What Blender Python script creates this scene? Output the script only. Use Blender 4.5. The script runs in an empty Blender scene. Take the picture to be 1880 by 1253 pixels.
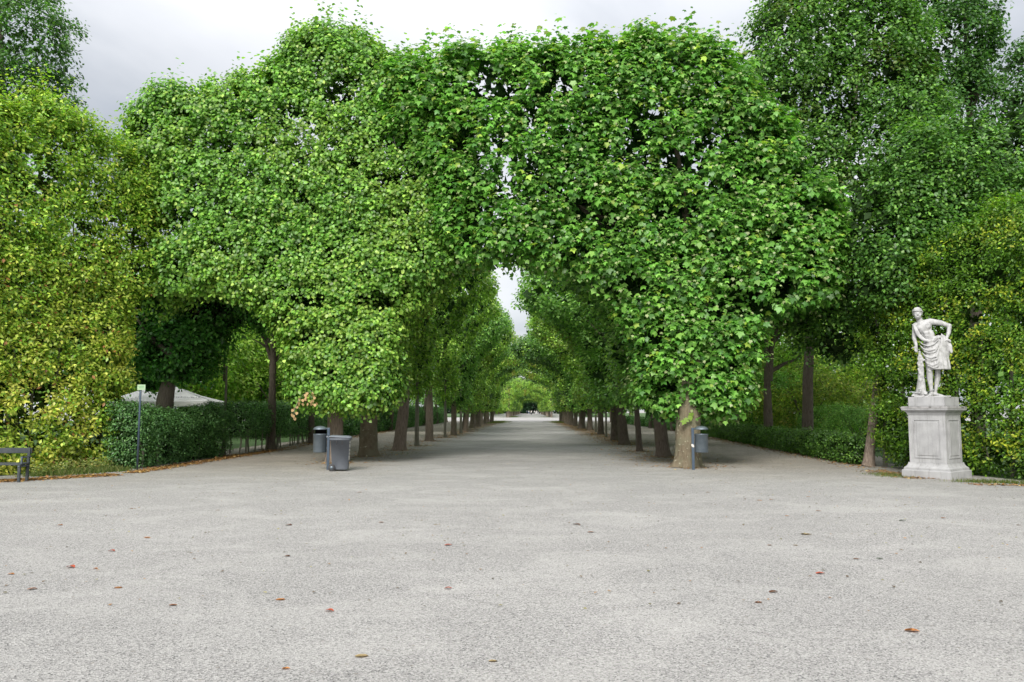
import bpy, bmesh, math, random
import numpy as np
from mathutils import Vector, Matrix

random.seed(7)
RNG = np.random.default_rng(11)
sc = bpy.context.scene
COL = sc.collection
R = math.radians

# ------------------------------------------------------------------ camera
FPX = 1462.0                      # focal length in photograph pixels (1880 wide)
CAMZ = 1.7
YAW, PITCH = R(1.37), R(4.98)
cam_d = bpy.data.cameras.new('camera')
cam_d.sensor_width = 36.0
cam_d.lens = 36.0 * FPX / 1880.0
cam_d.clip_start = 0.1
cam_d.clip_end = 3000
cam = bpy.data.objects.new('camera', cam_d)
cam.location = (0, 0, CAMZ)
cam.rotation_euler = (R(90) + PITCH, 0, YAW)
COL.objects.link(cam)
sc.camera = cam
CM = cam.rotation_euler.to_matrix()

# ------------------------------------------------------------------ world, sun, exposure
SUN_EL, SUN_AZ = R(36), R(190)     # azimuth the light comes from, clockwise from +Y
world = bpy.data.worlds.new('World')
sc.world = world
world.use_nodes = True
wn, wl = world.node_tree.nodes, world.node_tree.links
wn.clear()
def N(t, nodes, **kw):
    n = nodes.new(t)
    for k, v in kw.items():
        setattr(n, k, v)
    return n
w_out = N('ShaderNodeOutputWorld', wn)
w_bg = N('ShaderNodeBackground', wn); w_bg.inputs['Strength'].default_value = 0.1
w_sky = N('ShaderNodeTexSky', wn, sky_type='NISHITA', sun_disc=False)
w_sky.sun_elevation = SUN_EL; w_sky.sun_rotation = SUN_AZ
w_sky.air_density = 1.0; w_sky.dust_density = 2.0
w_tc = N('ShaderNodeTexCoord', wn)
w_sep = N('ShaderNodeSeparateXYZ', wn)
wl.new(w_tc.outputs['Generated'], w_sep.inputs[0])
w_add = N('ShaderNodeMath', wn, operation='ADD'); w_add.inputs[1].default_value = 0.22
w_max = N('ShaderNodeMath', wn, operation='MAXIMUM'); w_max.inputs[1].default_value = 0.0
wl.new(w_sep.outputs['Z'], w_max.inputs[0]); wl.new(w_max.outputs[0], w_add.inputs[0])
w_dx = N('ShaderNodeMath', wn, operation='DIVIDE'); w_dy = N('ShaderNodeMath', wn, operation='DIVIDE')
wl.new(w_sep.outputs['X'], w_dx.inputs[0]); wl.new(w_add.outputs[0], w_dx.inputs[1])
wl.new(w_sep.outputs['Y'], w_dy.inputs[0]); wl.new(w_add.outputs[0], w_dy.inputs[1])
w_com = N('ShaderNodeCombineXYZ', wn)
wl.new(w_dx.outputs[0], w_com.inputs[0]); wl.new(w_dy.outputs[0], w_com.inputs[1])
w_map = N('ShaderNodeMapping', wn); w_map.inputs['Location'].default_value = (4.35, 0.1, 0.0)
wl.new(w_com.outputs[0], w_map.inputs[0])
w_no = N('ShaderNodeTexNoise', wn); w_no.inputs['Scale'].default_value = 0.85
w_no.inputs['Detail'].default_value = 7; w_no.inputs['Roughness'].default_value = 0.5
w_no.inputs['Distortion'].default_value = 0.35
wl.new(w_map.outputs[0], w_no.inputs['Vector'])
w_cr = N('ShaderNodeValToRGB', wn)
e = w_cr.color_ramp.elements
e[0].position = 0.34; e[0].color = (0.44, 0.475, 0.53, 1)
e[1].position = 0.62; e[1].color = (0.98, 0.98, 1.0, 1)
m = e.new(0.48); m.color = (0.77, 0.785, 0.815, 1)
wl.new(w_no.outputs['Fac'], w_cr.inputs[0])
w_mul = N('ShaderNodeVectorMath', wn, operation='SCALE'); w_mul.inputs['Scale'].default_value = 3.45
wl.new(w_cr.outputs[0], w_mul.inputs[0])
# an overcast sky is brighter overhead than at the horizon
w_gr = N('ShaderNodeMapRange', wn)
w_gr.inputs['From Min'].default_value = 0.35; w_gr.inputs['From Max'].default_value = 1.0
w_gr.inputs['To Min'].default_value = 1.0; w_gr.inputs['To Max'].default_value = 2.5
wl.new(w_sep.outputs['Z'], w_gr.inputs['Value'])
w_m2 = N('ShaderNodeVectorMath', wn, operation='SCALE')
wl.new(w_mul.outputs[0], w_m2.inputs[0]); wl.new(w_gr.outputs[0], w_m2.inputs['Scale'])
w_mix = N('ShaderNodeMix', wn, data_type='RGBA'); w_mix.inputs['Factor'].default_value = 0.92
wl.new(w_sky.outputs[0], w_mix.inputs['A']); wl.new(w_m2.outputs[0], w_mix.inputs['B'])
wl.new(w_mix.outputs['Result'], w_bg.inputs['Color'])
wl.new(w_bg.outputs[0], w_out.inputs[0])

sun_d = bpy.data.lights.new('sun', 'SUN')
sun_d.energy = 1.5
sun_d.angle = R(22)
sun_d.color = (1.0, 0.965, 0.9)
sun = bpy.data.objects.new('sun', sun_d)
sd = Vector((math.sin(SUN_AZ) * math.cos(SUN_EL), math.cos(SUN_AZ) * math.cos(SUN_EL), math.sin(SUN_EL)))
sun.rotation_euler = sd.to_track_quat('Z', 'Y').to_euler()
sun.location = (0, -10, 30)
COL.objects.link(sun)

sc.view_settings.view_transform = 'Standard'
sc.view_settings.look = 'None'
sc.view_settings.gamma = 1.0
sc.view_settings.use_curve_mapping = False
sc.view_settings.exposure = 1.55
sc.cycles.max_bounces = 6
sc.cycles.diffuse_bounces = 4
sc.cycles.glossy_bounces = 2
sc.cycles.transmission_bounces = 4
sc.cycles.transparent_max_bounces = 4
sc.cycles.caustics_reflective = False
sc.cycles.caustics_refractive = False

# ------------------------------------------------------------------ helpers
def ray(px, py):
    v = CM @ Vector(((px - 940) / FPX, -(py - 626.5) / FPX, -1.0))
    return v
def ground(px, py, z=0.0):
    v = ray(px, py)
    t = (z - CAMZ) / v.z
    return Vector((v.x * t, v.y * t, z))
def atY(px, py, Y):
    v = ray(px, py)
    t = Y / v.y
    return Vector((v.x * t, Y, CAMZ + v.z * t))

def tag(o, label=None, cat=None, group=None, kind=None):
    if label: o['label'] = label
    if cat: o['category'] = cat
    if group: o['group'] = group
    if kind: o['kind'] = kind
    return o
def empty(name, loc=(0, 0, 0), rz=0.0):
    o = bpy.data.objects.new(name, None)
    o.location = loc; o.rotation_euler = (0, 0, rz)
    o.empty_display_size = 0.2
    COL.objects.link(o)
    return o
def link(name, me, mat=None, parent=None, smooth=False, loc=None):
    if mat is not None and len(me.materials) == 0:
        me.materials.append(mat)
    if smooth:
        me.polygons.foreach_set('use_smooth', np.ones(len(me.polygons), bool))
    o = bpy.data.objects.new(name, me)
    if parent is not None: o.parent = parent
    if loc is not None: o.location = loc
    COL.objects.link(o)
    return o
def mesh_np(name, V, F, tint=None):
    """V (n,3), F (m,k) all faces with k corners"""
    me = bpy.data.meshes.new(name)
    V = np.ascontiguousarray(V, dtype=np.float32); F = np.ascontiguousarray(F, dtype=np.int32)
    m, k = F.shape
    me.vertices.add(len(V)); me.vertices.foreach_set('co', V.ravel())
    me.loops.add(m * k); me.loops.foreach_set('vertex_index', F.ravel())
    me.polygons.add(m)
    me.polygons.foreach_set('loop_start', np.arange(0, m * k, k, dtype=np.int32))
    try: me.polygons.foreach_set('loop_total', np.full(m, k, dtype=np.int32))
    except Exception: pass
    if tint is not None:
        a = me.attributes.new('tint', 'FLOAT_COLOR', 'POINT')
        a.data.foreach_set('color', np.ascontiguousarray(np.c_[tint, np.ones(len(tint))], dtype=np.float32).ravel())
    me.update(calc_edges=True)
    me.validate()
    return me
def from_bm(name, bm):
    me = bpy.data.meshes.new(name)
    bmesh.ops.recalc_face_normals(bm, faces=bm.faces)
    bm.to_mesh(me); bm.free()
    return me

def bm_box(bm, cx, cy, cz, sx, sy, sz, bev=0.0, rot=None):
    r = bmesh.ops.create_cube(bm, size=1.0)
    vs = r['verts']
    M = Matrix.Translation((cx, cy, cz)) @ (rot.to_4x4() if rot else Matrix.Identity(4)) @ Matrix.Diagonal((sx, sy, sz, 1))
    bmesh.ops.transform(bm, matrix=M, verts=vs)
    if bev > 0:
        es = list({e for v in vs for e in v.link_edges})
        bmesh.ops.bevel(bm, geom=es, offset=bev, segments=2, affect='EDGES', profile=0.6)
def box_me(name, cx, cy, cz, sx, sy, sz, bev=0.0, rot=None):
    bm = bmesh.new(); bm_box(bm, cx, cy, cz, sx, sy, sz, bev, rot)
    return from_bm(name, bm)
def lathe_me(name, prof, segs=32, cx=0, cy=0, closed_ends=True):
    bm = bmesh.new(); rings = []
    for r, z in prof:
        rings.append([bm.verts.new((cx + r * math.cos(2 * math.pi * i / segs), cy + r * math.sin(2 * math.pi * i / segs), z)) for i in range(segs)])
    for a, b in zip(rings, rings[1:]):
        for i in range(segs):
            bm.faces.new((a[i], a[(i + 1) % segs], b[(i + 1) % segs], b[i]))
    if closed_ends:
        bm.faces.new(rings[0][::-1]); bm.faces.new(rings[-1])
    return from_bm(name, bm)

# value noise, vectorised
def _hash(ix, iy, iz, seed):
    h = (ix.astype(np.int64) * 374761393 + iy.astype(np.int64) * 668265263 + iz.astype(np.int64) * 2147483647 + seed * 974634777) & 0xFFFFFFFF
    h = ((h ^ (h >> 13)) * 1274126177) & 0xFFFFFFFF
    h = (h ^ (h >> 16)) & 0xFFFFFF
    return h / float(0xFFFFFF)
def vnoise(P, scale=1.0, seed=0):
    Q = np.asarray(P, float) * scale
    I = np.floor(Q).astype(np.int64); f = Q - I
    f = f * f * (3 - 2 * f)
    out = 0
    for dx in (0, 1):
        wx = f[:, 0] if dx else 1 - f[:, 0]
        for dy in (0, 1):
            wy = f[:, 1] if dy else 1 - f[:, 1]
            for dz in (0, 1):
                wz = f[:, 2] if dz else 1 - f[:, 2]
                out = out + wx * wy * wz * _hash(I[:, 0] + dx, I[:, 1] + dy, I[:, 2] + dz, seed)
    return out
def fbm(P, scale=1.0, seed=0, octs=3):
    s, a, t = 0, 1.0, 0
    for i in range(octs):
        s = s + a * vnoise(P, scale * 2 ** i, seed + 17 * i); t += a; a *= 0.5
    return s / t
def nrm(v):
    return v / np.maximum(np.linalg.norm(v, axis=1, keepdims=True), 1e-9)
def rdir(n):
    return nrm(RNG.normal(size=(n, 3)))

# ------------------------------------------------------------------ materials
def mat_new(name):
    m = bpy.data.materials.new(name); m.use_nodes = True
    nt = m.node_tree; nt.nodes.clear()
    out = nt.nodes.new('ShaderNodeOutputMaterial')
    return m, nt.nodes, nt.links, out
def principled(nodes, col=(0.5, 0.5, 0.5), rough=0.6, metal=0.0, spec=0.5):
    p = nodes.new('ShaderNodeBsdfPrincipled')
    p.inputs['Base Color'].default_value = (*col, 1); p.inputs['Roughness'].default_value = rough
    p.inputs['Metallic'].default_value = metal; p.inputs['Specular IOR Level'].default_value = spec
    return p
def leaf_mat(name, trans=0.28, rough=0.5, spec=0.35):
    m, n, l, out = mat_new(name)
    at = N('ShaderNodeAttribute', n, attribute_name='tint')
    p = principled(n, rough=rough, spec=spec)
    l.new(at.outputs['Color'], p.inputs['Base Color'])
    tr = N('ShaderNodeBsdfTranslucent', n)
    hs = N('ShaderNodeMix', n, data_type='RGBA', blend_type='MULTIPLY'); hs.inputs['Factor'].default_value = 1
    hs.inputs['B'].default_value = (1.3, 1.5, 0.7, 1)
    l.new(at.outputs['Color'], hs.inputs['A']); l.new(hs.outputs['Result'], tr.inputs['Color'])
    mx = N('ShaderNodeMixShader', n); mx.inputs[0].default_value = trans
    l.new(p.outputs[0], mx.inputs[1]); l.new(tr.outputs[0], mx.inputs[2]); l.new(mx.outputs[0], out.inputs[0])
    return m
LEAF = leaf_mat('leaf', trans=0.36, rough=0.42, spec=0.5)
LEAF_SOFT = leaf_mat('leaf_far', trans=0.38, rough=0.65, spec=0.2)
DRY = leaf_mat('dry_leaf', trans=0.12, rough=0.7, spec=0.2)

def bark_mat(name, c1, c2, c3, sc_=(9, 9, 1.6), bump=0.6, mottle=None):
    m, n, l, out = mat_new(name)
    tc = N('ShaderNodeTexCoord', n); mp = N('ShaderNodeMapping', n); mp.inputs['Scale'].default_value = sc_
    l.new(tc.outputs['Object'], mp.inputs[0])
    no = N('ShaderNodeTexNoise', n); no.inputs['Scale'].default_value = 2.2; no.inputs['Detail'].default_value = 8; no.inputs['Roughness'].default_value = 0.65
    l.new(mp.outputs[0], no.inputs['Vector'])
    vo = N('ShaderNodeTexVoronoi', n, feature='DISTANCE_TO_EDGE'); vo.inputs['Scale'].default_value = 1.6
    l.new(mp.outputs[0], vo.inputs['Vector'])
    cr = N('ShaderNodeValToRGB', n); e = cr.color_ramp.elements
    e[0].position = 0.3; e[0].color = (*c1, 1); e[1].position = 0.7; e[1].color = (*c2, 1)
    l.new(no.outputs['Fac'], cr.inputs[0])
    last = cr.outputs[0]
    big = N('ShaderNodeTexNoise', n); big.inputs['Scale'].default_value = 2.5; big.inputs['Detail'].default_value = 4
    l.new(tc.outputs['Object'], big.inputs['Vector'])
    mr = N('ShaderNodeMapRange', n); mr.inputs['From Min'].default_value = 0.45; mr.inputs['From Max'].default_value = 0.65
    l.new(big.outputs['Fac'], mr.inputs['Value'])
    mx = N('ShaderNodeMix', n, data_type='RGBA'); mx.inputs['B'].default_value = (*c3, 1)
    l.new(mr.outputs[0], mx.inputs['Factor']); l.new(last, mx.inputs['A']); last = mx.outputs['Result']
    if mottle:
        v2 = N('ShaderNodeTexNoise', n); v2.inputs['Scale'].default_value = 11; v2.inputs['Detail'].default_value = 4; v2.inputs['Roughness'].default_value = 0.6
        l.new(tc.outputs['Object'], v2.inputs['Vector'])
        r2 = N('ShaderNodeMapRange', n); r2.inputs['From Min'].default_value = 0.635; r2.inputs['From Max'].default_value = 0.66
        l.new(v2.outputs['Fac'], r2.inputs['Value'])
        m3 = N('ShaderNodeMix', n, data_type='RGBA'); m3.inputs['B'].default_value = (*mottle, 1)
        l.new(r2.outputs[0], m3.inputs['Factor']); l.new(last, m3.inputs['A']); last = m3.outputs['Result']
    p = principled(n, rough=0.9, spec=0.2)
    l.new(last, p.inputs['Base Color'])
    ad = N('ShaderNodeMath', n, operation='MULTIPLY_ADD'); ad.inputs[1].default_value = 0.6
    l.new(vo.outputs['Distance'], ad.inputs[0]); l.new(no.outputs['Fac'], ad.inputs[2])
    bu = N('ShaderNodeBump', n); bu.inputs['Strength'].default_value = bump; bu.inputs['Distance'].default_value = 0.09
    l.new(ad.outputs[0], bu.inputs['Height']); l.new(bu.outputs[0], p.inputs['Normal'])
    l.new(p.outputs[0], out.inputs[0])
    return m
BARK_LINDEN = bark_mat('bark_linden', (0.15, 0.115, 0.09), (0.42, 0.34, 0.28), (0.30, 0.24, 0.19), (14, 14, 1.8), 0.9)
BARK_PLANE = bark_mat('bark_plane', (0.11, 0.088, 0.058), (0.215, 0.18, 0.125), (0.16, 0.15, 0.10), (4, 4, 1.8), 0.6, (0.42, 0.40, 0.30))
BARK_DARK = bark_mat('bark_dark', (0.08, 0.065, 0.053), (0.24, 0.195, 0.16), (0.17, 0.145, 0.11), (12, 12, 2.0), 0.8)
BARK_YOUNG = bark_mat('bark_young', (0.15, 0.14, 0.11), (0.28, 0.26, 0.21), (0.2, 0.2, 0.15), (8, 8, 2.5), 0.3)

def noisy_mat(name, c1, c2, scale=8, rough=0.6, metal=0.0, spec=0.4, bump=0.0, bscale=60, lo=0.35, hi=0.65, streak=None):
    m, n, l, out = mat_new(name)
    tc = N('ShaderNodeTexCoord', n)
    no = N('ShaderNodeTexNoise', n); no.inputs['Scale'].default_value = scale; no.inputs['Detail'].default_value = 6
    l.new(tc.outputs['Object'], no.inputs['Vector'])
    cr = N('ShaderNodeValToRGB', n); e = cr.color_ramp.elements
    e[0].position = lo; e[0].color = (*c1, 1); e[1].position = hi; e[1].color = (*c2, 1)
    l.new(no.outputs['Fac'], cr.inputs[0])
    p = principled(n, rough=rough, metal=metal, spec=spec)
    last = cr.outputs[0]
    if streak:
        mp = N('ShaderNodeMapping', n); mp.inputs['Scale'].default_value = (9, 9, 0.9); l.new(tc.outputs['Object'], mp.inputs[0])
        n2 = N('ShaderNodeTexNoise', n); n2.inputs['Scale'].default_value = 1.3; n2.inputs['Detail'].default_value = 7; n2.inputs['Roughness'].default_value = 0.7; l.new(mp.outputs[0], n2.inputs['Vector'])
        mr = N('ShaderNodeMapRange', n); mr.inputs['From Min'].default_value = 0.52; mr.inputs['From Max'].default_value = 0.74; mr.inputs['To Max'].default_value = streak; l.new(n2.outputs['Fac'], mr.inputs['Value'])
        mx = N('ShaderNodeMix', n, data_type='RGBA'); mx.inputs['B'].default_value = (.10, .10, .085, 1); l.new(mr.outputs[0], mx.inputs['Factor']); l.new(last, mx.inputs['A']); last = mx.outputs['Result']
    l.new(last, p.inputs['Base Color'])
    if bump > 0:
        nb = N('ShaderNodeTexNoise', n); nb.inputs['Scale'].default_value = bscale; nb.inputs['Detail'].default_value = 5
        l.new(tc.outputs['Object'], nb.inputs['Vector'])
        bu = N('ShaderNodeBump', n); bu.inputs['Strength'].default_value = bump; bu.inputs['Distance'].default_value = 0.01
        l.new(nb.outputs['Fac'], bu.inputs['Height']); l.new(bu.outputs[0], p.inputs['Normal'])
    l.new(p.outputs[0], out.inputs[0])
    return m
STONE = noisy_mat('pedestal_stone', (0.315, 0.315, 0.322), (0.395, 0.395, 0.402), 3.5, 0.85, bump=0.6, bscale=45, streak=.55)
STONE_CAP = noisy_mat('weathered_stone', (0.104, 0.100, 0.096), (0.336, 0.328, 0.328), 5, 0.9, bump=0.5, bscale=45, lo=0.33, hi=0.52)
MARBLE = noisy_mat('statue_marble', (0.25, 0.25, 0.25), (0.43, 0.43, 0.432), 9, 0.7, bump=0.35, bscale=70, lo=0.3, hi=0.55, streak=.6)
METAL = noisy_mat('grey_metal', (0.068, 0.088, 0.108), (0.104, 0.128, 0.152), 6, 0.42, 0.25, 0.5)
BRUSHED = noisy_mat('bin_metal', (0.104, 0.132, 0.156), (0.148, 0.176, 0.200), 5, 0.4, 0.5, 0.5)
POSTM = noisy_mat('post_paint', (0.044, 0.068, 0.100), (0.064, 0.092, 0.128), 6, 0.4, 0.1, 0.5)
PLASTIC = noisy_mat('bin_plastic', (0.136, 0.152, 0.180), (0.164, 0.180, 0.208), 4, 0.5, 0, 0.4, bump=0.15, bscale=120)
RUBBER = noisy_mat('rubber', (0.03, 0.03, 0.033), (0.06, 0.06, 0.062), 12, 0.8)
BLACK = noisy_mat('dark_inside', (0.01, 0.01, 0.01), (0.02, 0.02, 0.02), 8, 0.9)
STICK = noisy_mat('pale_sticker', (0.496, 0.480, 0.448), (0.600, 0.584, 0.560), 10, 0.6)
SIGNG = noisy_mat('sign_green', (0.336, 0.464, 0.304), (0.400, 0.528, 0.352), 6, 0.5)
SIGNT = noisy_mat('sign_print', (0.12, 0.28, 0.14), (0.16, 0.33, 0.18), 6, 0.5)
BENCHP = noisy_mat('bench_paint', (0.028, 0.036, 0.042), (0.055, 0.064, 0.07), 7, 0.6, bump=0.3)
CANVAS = noisy_mat('canvas', (0.76, 0.76, 0.755), (0.83, 0.83, 0.825), 3, 0.85)
PRINT = noisy_mat('grey_print', (0.2, 0.2, 0.22), (0.26, 0.26, 0.28), 6, 0.8)
KROOF = noisy_mat('kiosk_roof', (0.10, 0.075, 0.07), (0.24, 0.15, 0.12), 3, 0.6)
WHITEP = noisy_mat('white_paint', (0.576, 0.568, 0.560), (0.656, 0.648, 0.640), 5, 0.6)
PINKW = noisy_mat('pink_plaster', (0.368, 0.208, 0.152), (0.448, 0.264, 0.200), 4, 0.9)
TILER = noisy_mat('roof_tiles', (0.22, 0.09, 0.06), (0.34, 0.14, 0.09), 6, 0.9)
GLASSD = noisy_mat('dark_glass', (0.03, 0.035, 0.04), (0.06, 0.07, 0.08), 3, 0.15)
SKIN = noisy_mat('skin', (0.42, 0.26, 0.19), (0.48, 0.31, 0.23), 6, 0.6)
def cloth(name, c):
    return noisy_mat(name, tuple(x * 0.85 for x in c), c, 8, 0.9)

# ------------------------------------------------------------------ ground
def gravel_mat():
    m, n, l, out = mat_new('gravel')
    tc = N('ShaderNodeTexCoord', n)
    co = tc.outputs['Object']
    sep = N('ShaderNodeSeparateXYZ', n); l.new(co, sep.inputs[0])
    # fine grain
    g1 = N('ShaderNodeTexVoronoi', n, feature='F1'); g1.inputs['Scale'].default_value = 88; l.new(co, g1.inputs['Vector'])
    g2 = N('ShaderNodeTexNoise', n); g2.inputs['Scale'].default_value = 55; g2.inputs['Detail'].default_value = 9; g2.inputs['Roughness'].default_value = 0.72; l.new(co, g2.inputs['Vector'])
    sx = N('ShaderNodeSeparateColor', n); l.new(g1.outputs['Color'], sx.inputs[0])
    cr = N('ShaderNodeValToRGB', n); e = cr.color_ramp.elements
    e[0].position = 0.0; e[0].color = (0.105, 0.105, 0.105, 1)
    e[1].position = 1.0; e[1].color = (0.46, 0.45, 0.432, 1)
    k = e.new(0.22); k.color = (0.27, 0.263, 0.253, 1)
    k = e.new(0.7); k.color = (0.368, 0.36, 0.345, 1)
    l.new(sx.outputs[0], cr.inputs[0])
    r2 = N('ShaderNodeMapRange', n); r2.inputs['From Min'].default_value = 0.33; r2.inputs['From Max'].default_value = 0.68
    r2.inputs['To Min'].default_value = 0.68; r2.inputs['To Max'].default_value = 1.22
    l.new(g2.outputs['Fac'], r2.inputs['Value'])
    mu = N('ShaderNodeMix', n, data_type='RGBA', blend_type='MULTIPLY'); mu.inputs['Factor'].default_value = 1
    l.new(cr.outputs[0], mu.inputs['A']); l.new(r2.outputs[0], mu.inputs['B'])
    # worn pale dusty patches, stretched across
    mp = N('ShaderNodeMapping', n); mp.inputs['Scale'].default_value = (0.75, 1.1, 1); l.new(co, mp.inputs[0])
    pn = N('ShaderNodeTexNoise', n); pn.inputs['Scale'].default_value = 0.8; pn.inputs['Detail'].default_value = 9; pn.inputs['Roughness'].default_value = 0.68; pn.inputs['Distortion'].default_value = 0.8
    l.new(mp.outputs[0], pn.inputs['Vector'])
    pr = N('ShaderNodeMapRange', n); pr.inputs['From Min'].default_value = 0.46; pr.inputs['From Max'].default_value = 0.70; pr.inputs['To Max'].default_value = 0.4
    l.new(pn.outputs['Fac'], pr.inputs['Value'])
    mp2 = N('ShaderNodeMix', n, data_type='RGBA'); mp2.inputs['B'].default_value = (0.485, 0.474, 0.448, 1)
    l.new(pr.outputs[0], mp2.inputs['Factor']); l.new(mu.outputs['Result'], mp2.inputs['A'])
    # larger tone variation
    ln = N('ShaderNodeTexNoise', n); ln.inputs['Scale'].default_value = 0.22; ln.inputs['Detail'].default_value = 3; l.new(co, ln.inputs['Vector'])
    lr = N('ShaderNodeMapRange', n); lr.inputs['From Min'].default_value = 0.3; lr.inputs['From Max'].default_value = 0.7; lr.inputs['To Min'].default_value = 0.97; lr.inputs['To Max'].default_value = 1.09
    l.new(ln.outputs['Fac'], lr.inputs['Value'])
    m4 = N('ShaderNodeMix', n, data_type='RGBA', blend_type='MULTIPLY'); m4.inputs['Factor'].default_value = 1
    l.new(mp2.outputs['Result'], m4.inputs['A']); l.new(lr.outputs[0], m4.inputs['B'])
    # earthy soil mixed in along the tree rows and side walks (beyond the plaza edge)
    ax = N('ShaderNodeMath', n, operation='ADD'); ax.inputs[1].default_value = 0.5; l.new(sep.outputs['X'], ax.inputs[0])
    ab = N('ShaderNodeMath', n, operation='ABSOLUTE'); l.new(ax.outputs[0], ab.inputs[0])
    en = N('ShaderNodeTexNoise', n); en.inputs['Scale'].default_value = 0.45; en.inputs['Detail'].default_value = 7; en.inputs['Roughness'].default_value = 0.65; l.new(co, en.inputs['Vector'])
    ea = N('ShaderNodeMath', n, operation='MULTIPLY_ADD'); ea.inputs[1].default_value = 5.0; l.new(en.outputs['Fac'], ea.inputs[0]); l.new(ab.outputs[0], ea.inputs[2])
    rx = N('ShaderNodeMapRange', n); rx.inputs['From Min'].default_value = 5.6; rx.inputs['From Max'].default_value = 8.0; l.new(ea.outputs[0], rx.inputs['Value'])
    yn = N('ShaderNodeMath', n, operation='MULTIPLY_ADD'); yn.inputs[1].default_value = 7.0; l.new(en.outputs['Fac'], yn.inputs[0]); l.new(sep.outputs['Y'], yn.inputs[2])
    ry = N('ShaderNodeMapRange', n); ry.inputs['From Min'].default_value = 22.0; ry.inputs['From Max'].default_value = 30.0; l.new(yn.outputs[0], ry.inputs['Value'])
    fy = N('ShaderNodeMapRange', n); fy.inputs['From Min'].default_value = 124; fy.inputs['From Max'].default_value = 132; fy.inputs['To Min'].default_value = 1; fy.inputs['To Max'].default_value = 0; l.new(sep.outputs['Y'], fy.inputs['Value'])
    fm = N('ShaderNodeMath', n, operation='MULTIPLY'); l.new(rx.outputs[0], fm.inputs[0]); l.new(ry.outputs[0], fm.inputs[1])
    fn = N('ShaderNodeMath', n, operation='MULTIPLY'); l.new(fm.outputs[0], fn.inputs[0]); l.new(fy.outputs[0], fn.inputs[1])
    fo = N('ShaderNodeMath', n, operation='MULTIPLY'); fo.inputs[1].default_value = 0.7; l.new(fn.outputs[0], fo.inputs[0])
    m5 = N('ShaderNodeMix', n, data_type='RGBA', blend_type='MULTIPLY'); m5.inputs['B'].default_value = (0.86, 0.78, 0.66, 1)
    l.new(fo.outputs[0], m5.inputs['Factor']); l.new(m4.outputs['Result'], m5.inputs['A'])
    # dark grit specks
    sp = N('ShaderNodeTexVoronoi', n, feature='F1'); sp.inputs['Scale'].default_value = 7; l.new(co, sp.inputs['Vector'])
    sr = N('ShaderNodeMapRange', n); sr.inputs['From Min'].default_value = 0.07; sr.inputs['From Max'].default_value = 0.11; sr.inputs['To Min'].default_value = 0.55; sr.inputs['To Max'].default_value = 0
    l.new(sp.outputs['Distance'], sr.inputs['Value'])
    m6 = N('ShaderNodeMix', n, data_type='RGBA'); m6.inputs['B'].default_value = (0.2, 0.17, 0.14, 1)
    l.new(sr.outputs[0], m6.inputs['Factor']); l.new(m5.outputs['Result'], m6.inputs['A'])
    p = principled(n, rough=0.92, spec=0.15)
    l.new(m6.outputs['Result'], p.inputs['Base Color'])
    ht = N('ShaderNodeMath', n, operation='MULTIPLY_ADD'); ht.inputs[1].default_value = 1.4
    l.new(g2.outputs['Fac'], ht.inputs[0]); l.new(g1.outputs['Distance'], ht.inputs[2])
    bu = N('ShaderNodeBump', n); bu.inputs['Strength'].default_value = 0.75; bu.inputs['Distance'].default_value = 0.012
    l.new(ht.outputs[0], bu.inputs['Height']); l.new(bu.outputs[0], p.inputs['Normal'])
    l.new(p.outputs[0], out.inputs[0])
    return m
GRAVEL = gravel_mat()
gv = np.array([(-900, -300, 0), (900, -300, 0), (900, 1500, 0), (-900, 1500, 0)], float)
tag(link('ground', mesh_np('ground', gv, np.array([[0, 1, 2, 3]])), GRAVEL), kind='structure')
LAWN = noisy_mat('lawn', (0.035, 0.075, 0.02), (0.07, 0.13, 0.035), 2.5, 0.95, bump=0.6, bscale=30)
def sheet(name, pts, z, mat):
    V = np.array([(x, y, z) for x, y in pts], float)
    return tag(link(name, mesh_np(name, V, np.array([list(range(len(pts)))])), mat), kind='structure')
sheet('garden_ground', [(-90, 24), (-13.2, 24), (-13.2, 126), (-90, 126)], 0.006, LAWN)
sheet('garden_ground', [(12.2, 18.6), (90, 12), (90, 126), (13.0, 126), (12.9, 30), (11.6, 26.4), (11.2, 23.6)], 0.006, LAWN)
sheet('garden_ground', [(-90, 8), (-17.0, 15), (-13.0, 22), (-13.2, 23.9), (-90, 23.9)], 0.006, LAWN)
sheet('garden_ground', [(-90, 196), (-14, 196), (-14, 520), (-90, 520)], 0.006, LAWN)
sheet('garden_ground', [(13, 196), (90, 196), (90, 520), (13, 520)], 0.006, LAWN)

# small loose stones near the camera, uneven and proud of the gravel
def pebbles():
    n = 20000
    y = 3.6 + 17 * RNG.random(n) ** 1.8
    x = (RNG.random(n) - 0.5) * 2 * (0.69 * y + 0.5) + 0.0
    s = 0.0035 + 0.009 * RNG.random(n) ** 3.0
    base = np.array([(1, 0, 0), (-.5, .87, 0), (-.5, -.87, 0), (.1, .05, .75)])
    th = RNG.random(n) * 6.283
    c, s_ = np.cos(th), np.sin(th)
    sq = 0.6 + 0.6 * RNG.random((n, 4))
    V = base[None] * sq[:, :, None] * s[:, None, None]
    X = V[..., 0] * c[:, None] - V[..., 1] * s_[:, None] + x[:, None]
    Y = V[..., 0] * s_[:, None] + V[..., 1] * c[:, None] + y[:, None]
    P = np.stack([X, Y, V[..., 2] + 0.0005], -1).reshape(-1, 3)
    F = np.array([(0, 1, 3), (1, 2, 3), (2, 0, 3)])
    F = (F[None] + (np.arange(n) * 4)[:, None, None]).reshape(-1, 3)
    g = 0.12 + 0.33 * RNG.random(n) ** 0.8
    t = np.repeat(np.c_[g, g * 0.985, g * 0.96], 4, axis=0)
    o = link('loose_gravel', mesh_np('loose_gravel', P, F, t), DRY)
    tag(o, 'small loose grey stones strewn over the gravel plaza', 'gravel', kind='stuff')
pebbles()

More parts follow.
